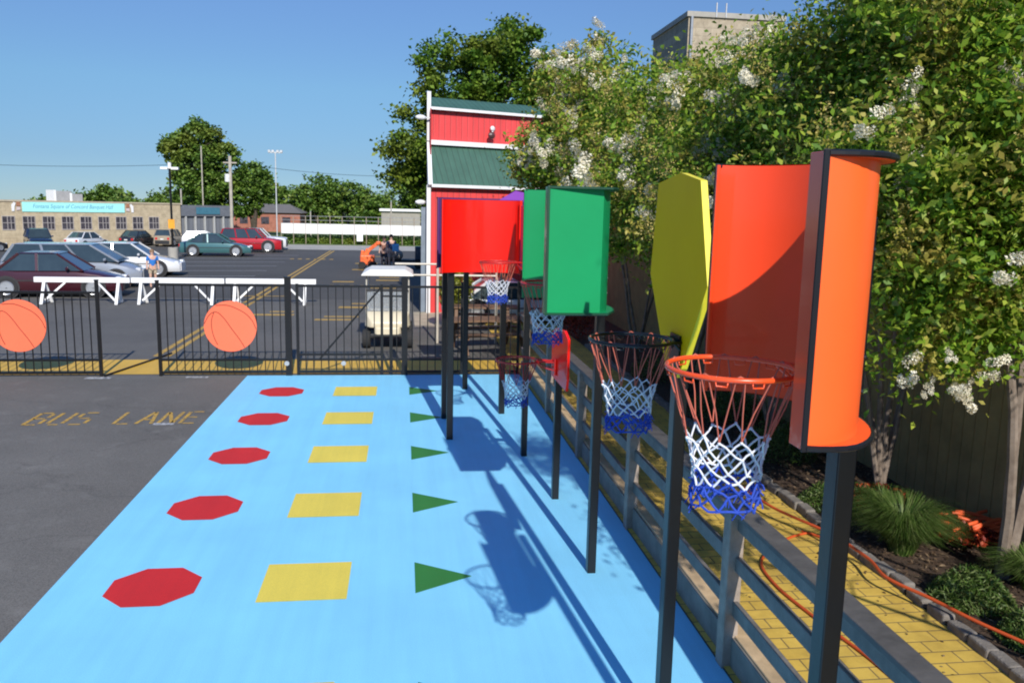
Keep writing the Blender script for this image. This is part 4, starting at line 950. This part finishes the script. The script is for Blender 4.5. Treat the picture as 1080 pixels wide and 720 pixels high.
# roof units
for (x0, x1, z1, lab) in ((4.0, 5.0, 3.78, 'pale boxy rooftop unit with a bright left edge on the brick hall'), (5.05, 5.75, 3.6, 'darker boxy rooftop unit right of the pale one on the hall roof')):
    e = thing('rooftop_unit', lab, 'rooftop unit', (-25.78+math.cos(ANG)*x0, 57.35+math.sin(ANG)*x0, 3.1), ANG)
    b = MB(); b.box(0, x1-x0, .8, 2, 0, z1-3.1); b.build('casing', mat('unit_grey', (.34, .34, .34), .5), e, bevel=.01)
    b = MB(); b.box(-.16, -.01, .78, 2, 0, z1-3.05); b.build('side_panel', WHITE, e)
# grey entrance block
root = thing('entrance_block', 'grey corrugated entrance front with a blue sign right of the brick hall', 'building', (-25.78+math.cos(ANG)*12.7, 57.35+math.sin(ANG)*12.7, 0), ANG)
b = MB(); b.box(0, 4.4, .3, 8, 0, 2.95); b.build('wall', ribbed('grey_ribbed', (.16, .17, .19), .5, 3), root)
b = MB(); b.box(-.05, 4.45, .1, .29, 2.15, 2.98); b.build('fascia', mat('grey_fascia', (.13, .14, .16), .5), root)
b = MB(); b.box(1.2, 3.2, .04, .09, 2.3, 2.82); b.build('sign_panel', mat('blue_sign', (.05, .16, .22), .5), root)
for x in (.3, 1.1, 1.9, 2.7, 3.5, 4.2):
    b = MB(); b.box(x, x+.12, .12, .28, 0, 2.15); b.build('column', mat('pale_column', (.42, .42, .40), .6), root)

# ------------------------------------------------------------------ poles
root = thing('light_pole', 'black light pole with twin white lamps on a concrete base near the teal car', 'light pole', (-12.62, 47.9, 0))
b = MB(); b.cyl((0, 0, 0), .26, .72, 18); b.build('base', CONC, root, bevel=.02)
b = MB(); b.tube([(0, 0, .7), (0, 0, 5.0)], .06, 8); b.build('pole', BLACKM, root)
for s in (-1, 1):
    b = MB(); b.box(s*.28-.19, s*.28+.19, -.12, .12, 4.92, 5.06); b.bar((0, 0, 5.0), (s*.2, 0, 5.0), .05, .05); b.build('lamp', WHITE, root, bevel=.02)
b = MB(); b.tube([(0, 0, 4.98), (0, 0, 5.3)], .09, 8); b.build('photocell', WHITE, root)
b = MB(); b.box(-.17, .17, -.09, -.07, 1.75, 2.25); b.build('warning_sign', mat('sign_amber', (.75, .33, .02), .5), root)
WOODP = mat('pole_wood', (.40, .36, .30), .85, 0, .2, 3)
root = thing('utility_pole', 'pale wooden utility pole with crossarm and transformer before the far tree', 'utility pole', (-13.2, 67.0, 0))
b = MB(); b.tube([(0, 0, 0), (0, 0, 6.75)], .12, 8); b.build('pole', WOODP, root)
b = MB(); b.box(-.5, .5, -.05, .05, 6.2, 6.3); b.build('crossarm', WOODP, root)
b = MB(); b.cyl((-.22, 0, 4.8), .2, .6, 12); b.build('transformer', mat('pale_metal', (.62, .63, .62), .4), root)
root = thing('floodlight_mast', 'thin tall pale mast with a crossbar of floodlights', 'light pole', (-10.9, 74.5, 0))
b = MB(); b.tube([(0, 0, 0), (0, 0, 7.6)], .05, 6); b.build('mast', mat('mast_grey', (.5, .52, .53), .5), root)
b = MB(); b.box(-.6, .6, -.04, .04, 7.5, 7.6)
for x in (-.5, -.2, .2, .5): b.box(x-.1, x+.1, -.1, .1, 7.56, 7.75)
b.build('floodlight_bar', mat('mast_grey', (.5, .52, .53), .5), root)
for i, (x, yy, h, lab) in enumerate(((-18.6, 81.5, 8.3, 'plain wooden pole rising in front of the far left tree'), (-17.9, 71, 4.2, 'short thin pole right of the black light pole'), (-8.2, 76, 2.6, 'yellow topped short post at the end of the white wall'), (.9-2, 75, 3.6, 'thin pole behind the white wall near the maple'))):
    root = thing('thin_pole', lab, 'pole', (x, yy, 0)); b = MB(); b.tube([(0, 0, 0), (0, 0, h)], .06, 6); b.build('pole', WOODP, root)
    b = MB(); b.cyl((0, 0, h), .075, .05, 8); b.build('cap', STEEL, root)
# overhead wires
for i, (a, c, lab) in enumerate((((-40, 68, 6.0), (-13.2, 67, 6.3), 'overhead wire running left from the utility pole'), ((-13.2, 67, 6.3), (4, 75, 6.1), 'overhead wire running right from the utility pole'), ((-13.2, 67, 5.0), (4, 75, 4.6), 'lower overhead wire right of the utility pole'))):
    a = Vector(a); c = Vector(c); pts = []
    for k in range(15):
        t = k/14; p = a.lerp(c, t); p.z -= .5*4*t*(1-t); pts.append(p)
    b = MB(); b.tube(pts, .014, 4); tag(b.build('wire', BLACKM), lab, 'wire')

# white screened wall with posts
root = thing('screen_fence', 'long white screen on posts beyond the parking lot', 'fence', (-9.95, 70.2, 0))
WS = mat('white_screen', (.70, .70, .68), .6, 0, .12, .9)
LN = 11.8
n = 12
for i in range(n):
    x0 = LN*i/n; b = MB(); b.box(x0+.02, x0+LN/n-.02, -.03, 0, .86-.02*i/n, 1.68-.03*i/n); b.build('screen_panel', WS, root)
for i in range(n+1):
    x0 = LN*i/n; b = MB(); b.tube([(x0, .04, 0), (x0, .04, 2.3)], .035, 6); b.build('post', mat('rusty_post', (.30, .24, .18), .7), root)
b = MB()
for z in (2.28, 1.95): b.tube([(0, .05, z), (LN, .05, z)], .02, 5)
b.build('top_wire', STEEL, root)
b = MB(); b.box(6.1, 6.6, -.12, -.09, .3, .85); b.build('notice', WHITE, root)
root = thing('dark_hedge_bank', 'low dark hedge line under the white screen', 'hedge', (-9.9, 70.9, 0))
g = np.random.default_rng(3); pts = np.column_stack([g.uniform(0, 12, 9000), g.uniform(-.3, .5, 9000), g.random(9000)*.8*(.7+.3*np.sin(np.linspace(0, 60, 9000)))])
leaf_mesh('foliage', pts, .16, .12, DARKG, root, .4, 4)
root = thing('flat_roof_house', 'distant pale house with a flat white roof beside the maple', 'house', (-2.4, 92, 0))
b = MB(); b.box(0, 4.2, 0, 5, 0, 2.7); b.build('wall', mat('house_grey', (.30, .28, .24), .8), root)
b = MB(); b.box(-.2, 4.4, -.3, 5.2, 2.7, 2.95); b.build('roof', WHITE, root)
root = thing('brick_house', 'distant low red brick house behind the red vehicle', 'house', (-20.0, 100, 0))
b = MB(); b.box(0, 8, 0, 6, 0, 2.2); b.build('wall', brick_mat('far_red_brick', (.40, .13, .08), (.33, .11, .07), (.3, .2, .15), .3, .1, .01, axes='xz'), root)
b = MB(); b.add([(-.3, -.3, 2.2), (8.3, -.3, 2.2), (8.3, 6.3, 2.2), (-.3, 6.3, 2.2), (1.5, 3, 3.2), (6.5, 3, 3.2)], [(0, 1, 5, 4), (1, 2, 5), (2, 3, 4, 5), (3, 0, 4), (3, 2, 1, 0)]); b.build('roof', mat('far_roof', (.14, .13, .12), .8), root)
for x in (1.2, 3.6, 6):
    b = MB(); b.box(x, x+.9, -.05, -.003, .9, 1.7); b.build('window', WG, root)
root = thing('grey_tower', 'slim grey structure at the left edge behind the brick hall', 'building', (-37.9, 66, 0))
b = MB(); b.box(0, 1.2, 0, 2, 0, 5.5); b.build('wall', mat('tower_grey', (.27, .25, .25), .8), root)
b = MB(); b.box(-.05, 1.25, -.05, 2.05, 5.5, 5.62); b.build('coping', CONC, root)

# ------------------------------------------------------------------ bigger trees
def tree(label, x, y, lobes, n, nclump, clump, L, W, m, seed, trunk_h, r0=.25, flat=.7, name='leafy_tree', group='trees behind the lot', inner=.5, bark=BARKD):
    root = thing(name, label, 'tree', (x, y, 0), group=group)
    t = MB(); tips = [(lb[0]*.8, lb[1]*.8, lb[2]) for lb in lobes]
    trunk_stems(t, (0, 0, 0), tips, r0, seed); t.build('trunk', bark, root)
    pts, cl = crown_pts(lobes, n, clump, nclump, seed, flat, inner)
    leaf_mesh('crown', pts, L, W, m, root, .45, seed+3)
    return root
tree('large dark green maple towering behind the left corner of the barn', 3.2, 36,
     [(-1.6, 0, 5.6, 2.4, 2.4, 2.2), (-.8, 0, 8.4, 2.1, 2.2, 1.8), (1.6, 0, 8.6, 2.6, 2.4, 1.9), (1.2, .5, 6.2, 3, 2.6, 2.4), (3.6, 0, 7.0, 2.0, 2.2, 2.2), (.9, 0, 9.9, 1.4, 1.4, 1.2), (-2.2, 0, 4.2, 1.7, 1.7, 1.2), (5.6, 1, 6.4, 2.2, 2.2, 2)],
     56000, 330, .62, .20, .15, MAPLE, 41, 4, .3)
tree('big round tree standing behind the right end of the brick hall', -19.6, 85,
     [(0, 0, 6.6, 2.5, 2.4, 2.2), (-1.9, 0, 8.3, 1.4, 1.4, 1.2), (.3, 0, 9.2, 1.8, 1.6, 1.3), (.6, 0, 4.6, 2.6, 2.4, 2.0), (2.9, 0, 8.0, 1.2, 1.3, 1.2), (.3, 0, 10.6, .6, .6, .6), (-1.0, 0, 10.0, .5, .5, .5)],
     24000, 260, .62, .34, .26, DARKG, 51, 4, .35)
tree('lower rounded tree right of the big tree behind the utility pole', -14.9, 86,
     [(0, 0, 5.6, 1.7, 1.7, 1.4), (1.3, 0, 4.4, 1.4, 1.5, 1.2), (-.8, 0, 3.4, 1.9, 2, 1.6)], 11000, 150, .6, .33, .25, DARKG, 52, 3, .25)
far = [(-43, 112, 3.2, 3.2, 'first'), (-38.5, 115, 3.4, 4.5, ''), (-33.5, 110, 3.4, 3.4, ''), (-30, 114, 2.6, 4.2, ''), (-26.0, 111, 3.3, 3.7, '')]
labs = ['low dark tree above the far left roof of the brick hall', 'darker domed tree left of the rooftop units', 'yellow green tree top between banner and rooftop units', 'small dark tree top right of the rooftop units', 'low olive tree over the right end of the banner']
for k, ((x, yy, r, h, _), lab) in enumerate(zip(far, labs)):
    tree(lab, x, yy, [(0, 0, h-1.2, r, r*.7, 1.6), (r*.5, 0, h-1.8, r*.7, r*.6, 1.4), (-r*.5, 0, h-2, r*.7, r*.6, 1.5)], 7000, 130, .8, .45, .34, DARKG, 60+k, 2, .25)
mid = [(-14.5, 112, 3.0, 5.2, 'small tree left of the white screen, behind the mast'), (-10.5, 108, 3.0, 6.6, 'bushy olive tree above the left part of the white screen'), (-6.6, 112, 3.0, 5.8, 'rounded green tree above the middle of the white screen'), (-3.4, 106, 2.4, 4.2, 'lower dark tree above the screen near the flat roofed house'), (.5, 108, 2.6, 6.0, 'dim tree behind the flat roofed house')]
for k, (x, yy, r, h, lab) in enumerate(mid):
    tree(lab, x, yy, [(0, 0, h-1.4, r*.8, r*.7, 1.6), (r*.5, 0, h-2.6, r*.7, r*.6, 1.7), (-r*.5, 0, h-2.8, r*.7, r*.6, 1.8), (0, 0, 1.6, r*1.1, r*.7, 1.5)], 9000, 160, .75, .40, .3, DARKG, 80+k, 2, .25)
# screen of trees behind the board wall
for k, (x, yy, lab) in enumerate(((9.2, 10, 'dense dark tree behind the board wall at the right edge'), (9.5, 16, 'dense dark tree behind the board wall beyond the orange board'), (9.0, 23, 'dense dark tree behind the board wall beyond the yellow board'), (9.3, 31, 'dense dark tree right of the barn behind the wall'))):
    tree(lab, x, yy, [(0, 0, 3.6, 2.4, 2.6, 1.8), (-.5, .6, 5.0 if k else 5.6, 1.9, 2.2, 1.3), (.5, -1, 2.2, 2.4, 2.4, 1.8)], 16000, 220, .55, .17, .12, MAPLE, 100+k, 3, .15, group='trees behind the board wall')

# ------------------------------------------------------------------ bed planting
def blades(root, name, n, r, h, m, seed, wid=.006, spread=1.0):
    g = random.Random(seed); b = MB()
    for i in range(n):
        a = g.uniform(0, 2*PI); r0 = g.uniform(0, .1)*r*2; ln = h*g.uniform(.6, 1.15); out = g.uniform(.25, 1.0)*spread*r
        dx, dy = math.cos(a), math.sin(a); px, py = -dy*wid, dx*wid
        pts = []
        for k in range(5):
            t = k/4; rad = r0+out*t**1.5; z = ln*(math.sin(t*PI*.62)) if out > .5*r else ln*t*(1-.12*t)
            ww = (1-t*.9); pts += [(dx*rad+px*ww, dy*rad+py*ww, z), (dx*rad-px*ww, dy*rad-py*ww, z)]
        b.add(pts, [(2*k, 2*k+1, 2*k+3, 2*k+2) for k in range(4)])
    return b.build(name, m, root)
GRB = leaf_mat('grass_blades', [(.03, .07, .012), (.07, .14, .02), (.13, .20, .045), (.20, .24, .09)], trans=.3)
root = thing('ornamental_grass', 'large bright green clump of arching ornamental grass beside the stone edging', 'plant', (4.72, 6.95, .04)); blades(root, 'blades', 4600, .56, .46, GRB, 3, .004)
root = thing('ornamental_grass', 'smaller grass clump behind the large bright one near the wall', 'plant', (5.0, 7.75, .04)); blades(root, 'blades', 1000, .32, .32, GRB, 5)
root = thing('ornamental_grass', 'dark grass clump at the right edge beside the wall', 'plant', (5.4, 6.1, .04)); blades(root, 'blades', 1400, .42, .30, GRB, 8)
for k, (x, yy, r, lab) in enumerate(((4.72, 5.95, .33, 'low leafy ground cover patch right below the large grass clump'), (4.75, 5.25, .28, 'low leafy ground cover patch in the bottom right corner'), (4.8, 8.2, .45, 'low leafy plant in shade behind the orange board post'), (4.9, 10, .5, 'shaded low shrub behind the yellow board'), (5.0, 12, .6, 'shaded low shrub farther along the bed'), (4.9, 15, .6, 'shaded low shrub near the far end of the bed'))):
    root = thing('low_shrub', lab, 'plant', (x, yy, .04), group='low plants in the bed'); g = np.random.default_rng(k+200)
    n = 3600; a = g.uniform(0, 2*PI, n); rr_ = r*np.sqrt(g.random(n)); z = (1-(rr_/r)**2)*.28*g.random(n)+.03+(.25*(k > 2))*g.random(n)
    leaf_mesh('foliage', np.column_stack([rr_*np.cos(a), rr_*np.sin(a), z]), .060, .012, GRB, root, .1, k+9, -.8)
RLF = leaf_mat('red_leaves', [(.10, .008, .006), (.30, .03, .012), (.45, .09, .03)], trans=.25)
for k, (x, yy, h, r, lab) in enumerate(((4.3, 20.0, .85, .45, 'rusty red leaved shrub past the green board'), (5.1, 8.0, .25, .35, 'low red leaved plant at the foot of the pale stems'), (5.45, 7.1, .2, .3, 'low red leaved plant by the wall'))):
    root = thing('red_shrub', lab, 'plant', (x, yy, .04), group='red leaved plants in the bed'); g = np.random.default_rng(k+300)
    n = 1500; u = g.normal(size=(n, 3)); u /= np.linalg.norm(u, axis=1)[:, None]; u *= g.random((n, 1))**.4
    leaf_mesh('foliage', u*np.array([r, r, h/2])+np.array([0, 0, h/2+.03]), .06, .03, RLF, root, .3, k+19)
# twigs and litter in the bed
g = np.random.default_rng(8); pts = np.column_stack([g.uniform(4.4, 5.85, 5200), g.uniform(3.5, 13, 5200), np.full(5200, .055)+g.random(5200)*.02])
o = leaf_mesh('leaf_litter', pts, .06, .018, leaf_mat('litter', [(.05, .03, .018), (.13, .085, .05), (.26, .19, .12)], trans=0), None, 2.5, 77)
tag(o, kind='stuff', label='dry brown leaves and bark scattered over the bed', cat='leaf litter')
# fallen petals and leaves on path
g = np.random.default_rng(9); pts = np.column_stack([g.uniform(2.5, 4.2, 420), g.uniform(4, 15, 420), np.full(420, .026)])
o = leaf_mesh('path_litter', pts, .03, .016, MATS['litter'], None, 4, 78); tag(o, kind='stuff', label='small dry leaves fallen on the yellow bricks', cat='leaf litter')

# hoses
HOS = mat('orange_hose', (.55, .085, .02), .45, 0, .1, 6)
def smooth_path(P, z, k=8):
    P = [Vector((x, y_, z)) for x, y_ in P]; out = []
    for i in range(len(P)-1):
        p0 = P[max(i-1, 0)]; p1 = P[i]; p2 = P[i+1]; p3 = P[min(i+2, len(P)-1)]
        for q in range(k):
            t = q/k; out.append(.5*((2*p1)+(-p0+p2)*t+(2*p0-5*p1+4*p2-p3)*t*t+(-p0+3*p1-3*p2+p3)*t**3))
    out.append(P[-1]); return out
def hose(label, P, r=.013, z=.036):
    root = thing('hose', label, 'hose', (P[0][0], P[0][1], 0), group='orange hoses on the path')
    pts = [p-Vector((P[0][0], P[0][1], 0)) for p in smooth_path(P, z)]
    b = MB(); b.tube(pts, r, 7); b.build('tube', HOS, root, smooth=True)
    b = MB(); b.tube([pts[-1], pts[-1]+(pts[-1]-pts[-2]).normalized()*.05], r*1.5, 8); b.build('coupling', mat('brass', (.5, .36, .12), .35, .8), root)
hose('orange hose lying along the stone edging of the path', [(3.75, 9.6), (3.80, 8.6), (3.86, 7.9), (4.10, 7.2), (4.16, 6.6), (4.10, 6.2), (4.24, 5.8), (4.36, 5.4), (4.52, 5.0), (4.7, 4.4)], .015, .16)
hose('orange hose running along the middle of the yellow path', [(4.05, 7.5), (3.75, 7.35), (3.30, 6.9), (3.20, 6.4), (3.26, 5.8), (3.36, 5.2), (3.42, 4.6), (3.6, 3.8)])
hose('short orange hose curl crossing to the edging behind the post', [(3.92, 7.0), (4.08, 7.15), (4.14, 7.35), (4.02, 7.55)])
root = thing('netting_pile', 'crumpled pile of orange plastic netting on the bed by the wall', 'netting', (5.50, 7.15, .12))
root.scale = (1.25, 1.25, 1.5)
b = MB(); g = random.Random(5)
for k in range(26):
    a = g.uniform(-.5, .5); c = Vector((g.uniform(-.18, .18), g.uniform(-.12, .12), g.uniform(.0, .10)))
    P = [c+Vector((math.cos(a)*t, math.sin(a)*t, .03*math.sin(t*9+k))) for t in (-.18, -.1, 0, .1, .17)]
    b.tube(P, .013, 5)
b.build('netting', mat('netting_orange', (.80, .12, .035), .55), root, smooth=True)

# ------------------------------------------------------------------ people
SKIN = mat('skin', (.55, .33, .24), .55)
def skinned(name, verts, edges, rad, m, parent, sub=2):
    me = bpy.data.meshes.new(name); me.from_pydata(verts, edges, []); o = bpy.data.objects.new(name, me); COL.objects.link(o)
    me.materials.append(m); md = o.modifiers.new('skin', 'SKIN'); md.use_smooth_shade = True
    if not me.skin_vertices: me.skin_vertices.new()
    for i, r in enumerate(rad):
        sv = me.skin_vertices[0].data[i]; sv.radius = r if hasattr(r, '__len__') else (r, r); sv.use_root = (i == 0)
    s = o.modifiers.new('sub', 'SUBSURF'); s.levels = sub; s.render_levels = sub
    o.parent = parent; return o
def person(label, x, y, rz, h, top, bottom, hair, cat='person', arm=0.0, bag=None):
    root = thing('person', label, cat, (x, y, 0), rz); k = h/1.75
    V = lambda *p: tuple(c*k for c in p)
    vs = [V(0, 0, .95), V(0, .0, 1.18), V(0, .01, 1.40), V(0, 0, 1.50), V(0, -.01, 1.60), V(0, -.015, 1.70)]
    es = [(0, 1), (1, 2), (2, 3), (3, 4), (4, 5)]; rd = [(.15, .10), (.135, .095), (.16, .10), (.055, .055), (.085, .10), (.06, .075)]
    for s in (-1, 1):
        i = len(vs); vs += [V(s*.19, .0, 1.40), V(s*.24, .0+arm*.02, 1.14), V(s*.25, -.06-arm*.2, .92+arm*.12), V(s*.25, -.09-arm*.28, .83+arm*.16)]
        es += [(2, i), (i, i+1), (i+1, i+2), (i+2, i+3)]; rd += [.055, .042, .033, .036]
        i = len(vs); vs += [V(s*.10, 0, .86), V(s*.11, -.02+s*.02, .48), V(s*.11, .02+s*.03, .09), V(s*.12, -.12+s*.03, .04)]
        es += [(0, i), (i, i+1), (i+1, i+2), (i+2, i+3)]; rd += [.085, .06, .042, .035]
    rd = [tuple(c*k for c in r) if hasattr(r, '__len__') else r*k for r in rd]
    skinned('body', vs, es, rd, SKIN, root)
    vs = [V(0, 0, .92), V(0, .0, 1.18), V(0, .01, 1.42), V(-.19, 0, 1.41), V(-.235, 0, 1.22), V(.19, 0, 1.41), V(.235, 0, 1.22)]
    skinned('shirt', vs, [(0, 1), (1, 2), (2, 3), (3, 4), (2, 5), (5, 6)], [tuple(c*k for c in r) for r in ((.17, .12), (.155, .112), (.165, .115), (.07, .07), (.062, .062), (.07, .07), (.062, .062))], top, root)
    vs = [V(0, 0, .95), V(-.10, 0, .84), V(-.11, -.01, .60), V(.10, 0, .84), V(.11, -.01, .60)]
    skinned('shorts', vs, [(0, 1), (1, 2), (0, 3), (3, 4)], [tuple(c*k for c in r) for r in ((.165, .12), (.105, .105), (.09, .09), (.105, .105), (.09, .09))], bottom, root)
    b = MB(); b.ball(V(0, .02, 1.67), .115*k, 0, 12, 8, (.9, 1, .95)); b.build('hair', hair, root, smooth=True)
    b = MB(); b.ball(V(0, -.115, 1.62), .018*k); 
    for s in (-1, 1): b.ball(V(s*.088, 0, 1.62), .025*k, 0, 8, 6, (.5, 1, 1.2))
    b.build('face', SKIN, root, smooth=True)
    b = MB()
    for s in (-1, 1): b.ball(V(s*.033, -.10, 1.645), .012*k)
    b.build('eyes', DARKP, root)
    if bag:
        bg_ = tag(MB().box(-.17, .17, -.09, .09, 0, .38).build('shoulder_bag', bag, None, bevel=.05), 'light blue bag carried at the side of the person near the barn', 'bag')
        bg_.location = (x+.22, y-.28, .95)
    return root
HB = mat('brown_hair', (.06, .035, .02), .7)
person('child in a blue shirt and khaki shorts standing before the white sedan', -9.35, 32.6, R_(25), 1.42, mat('blue_shirt', (.02, .16, .50), .8), mat('khaki', (.42, .34, .24), .8), mat('light_brown_hair', (.22, .13, .07), .7))
person('person in a dark blue top and pale shorts standing behind the golf cart', -.62, 42.9, R_(10), 1.78, mat('navy_top', (.03, .05, .12), .8), mat('pale_shorts', (.4, .3, .26), .8), HB, bag=mat('light_blue_bag', (.14, .42, .75), .7))
person('person in a brown shirt left of the one with the blue bag', -1.0, 43.4, R_(-20), 1.66, mat('brown_shirt', (.22, .10, .07), .8), mat('dark_shorts', (.04, .04, .06), .8), HB)
# things behind the cart
root = thing('boom_lift', 'bright orange machine with a raised bent arm behind the golf cart', 'machine', (-1.9, 43.4, 0))
OM = mat('machine_orange', (.85, .14, .03), .45)
b = MB(); b.box(-.30, .42, -.4, .4, .22, .72); b.build('chassis', OM, root, bevel=.06)
b = MB(); b.bar((-.1, 0, .6), (.12, 0, 1.02), .22, .24); b.bar((.10, 0, .95), (.58, 0, 1.32), .17, .17); b.bar((-.22, 0, .65), (-.18, 0, .95), .16, .18); b.build('arm', OM, root, bevel=.03)
b = MB(); b.box(.5, .72, -.14, .14, 1.25, 1.42); b.build('bucket', OM, root, bevel=.03)
for wx in (-.2, .3):
    for s in (-1, 1):
        t = MB(); t.cyl((0, 0, -.06), .2, .12, 16, 0, M3); wh = t.build('wheel', RUBBER, root); wh.location = (wx, s*.42, .2)
root = thing('hand_cart', 'small dark cart loaded with grey sacks beside the orange machine', 'cart', (-.15, 44.2, 0))
b = MB(); b.box(-1.0, 1.2, -.35, .35, .35, .45); b.build('bed', DARKP, root)
b = MB(); b.ball((-.6, 0, .65), .26, 0, 10, 7, (1.1, .9, .9)); b.ball((-.15, .05, .68), .28, 0, 10, 7, (1, .9, 1)); b.build('sack', mat('sack_grey', (.30, .27, .24), .9), root, smooth=True)
b = MB(); b.box(.75, 1.35, -.35, .35, .46, 1.15); b.build('bin', mat('navy_bin', (.03, .05, .08), .5), root, bevel=.04)
for wx in (-.7, .9):
    for s in (-1, 1):
        t = MB(); t.cyl((0, 0, -.05), .18, .1, 16, 0, M3); wh = t.build('wheel', RUBBER, root); wh.location = (wx, s*.36, .18)

# behind the fence right of the cart: picnic tables in shade and a shrub
WD = mat('brown_table_wood', (.16, .09, .05), .7, 0, .25, 4)
def picnic(x, y, rz, lab):
    root = thing('picnic_table', lab, 'table', (x, y, 0), rz, 'picnic tables behind the black fence')
    b = MB()
    for i in range(5): b.box(-.9, .9, -.36+i*.15, -.36+i*.15+.135, .70, .74)
    b.build('tabletop', WD, root)
    for s in (-1, 1):
        b = MB(); b.box(-.9, .9, s*.62-.13, s*.62+.13, .42, .46); b.build('seat', WD, root)
        for e in (-1, 1):
            b = MB(); b.bar((e*.65, s*.28, .70), (e*.65, s*.62, 0), .08, .04); b.build('leg', WD, root)
        b = MB(); b.bar((s*.65, -.7, .40), (s*.65, .7, .40), .04, .09); b.build('crossbar', WD, root)
picnic(1.9, 18.6, .2, 'brown picnic table just behind the black fence'); picnic(2.0, 21.0, -.1, 'brown picnic table farther back beside the barn')
root = thing('leafy_shrub', 'yellow green shrub behind the fence under the red board', 'shrub', (1.35, 21.8, 0)); g = np.random.default_rng(77)
n = 3000; u = g.normal(size=(n, 3)); u /= np.linalg.norm(u, axis=1)[:, None]; u *= g.random((n, 1))**.4
leaf_mesh('foliage', u*np.array([.5, .5, .6])+np.array([0, 0, 1.1]), .10, .05, leaf_mat('shrub_leaves', [(.12, .16, .02), (.28, .28, .04)], trans=.3), root, .3, 6)
b = MB(); b.tube([(0, 0, 0), (0, .02, 1.0)], .04, 6); b.build('stem', BARKD, root)
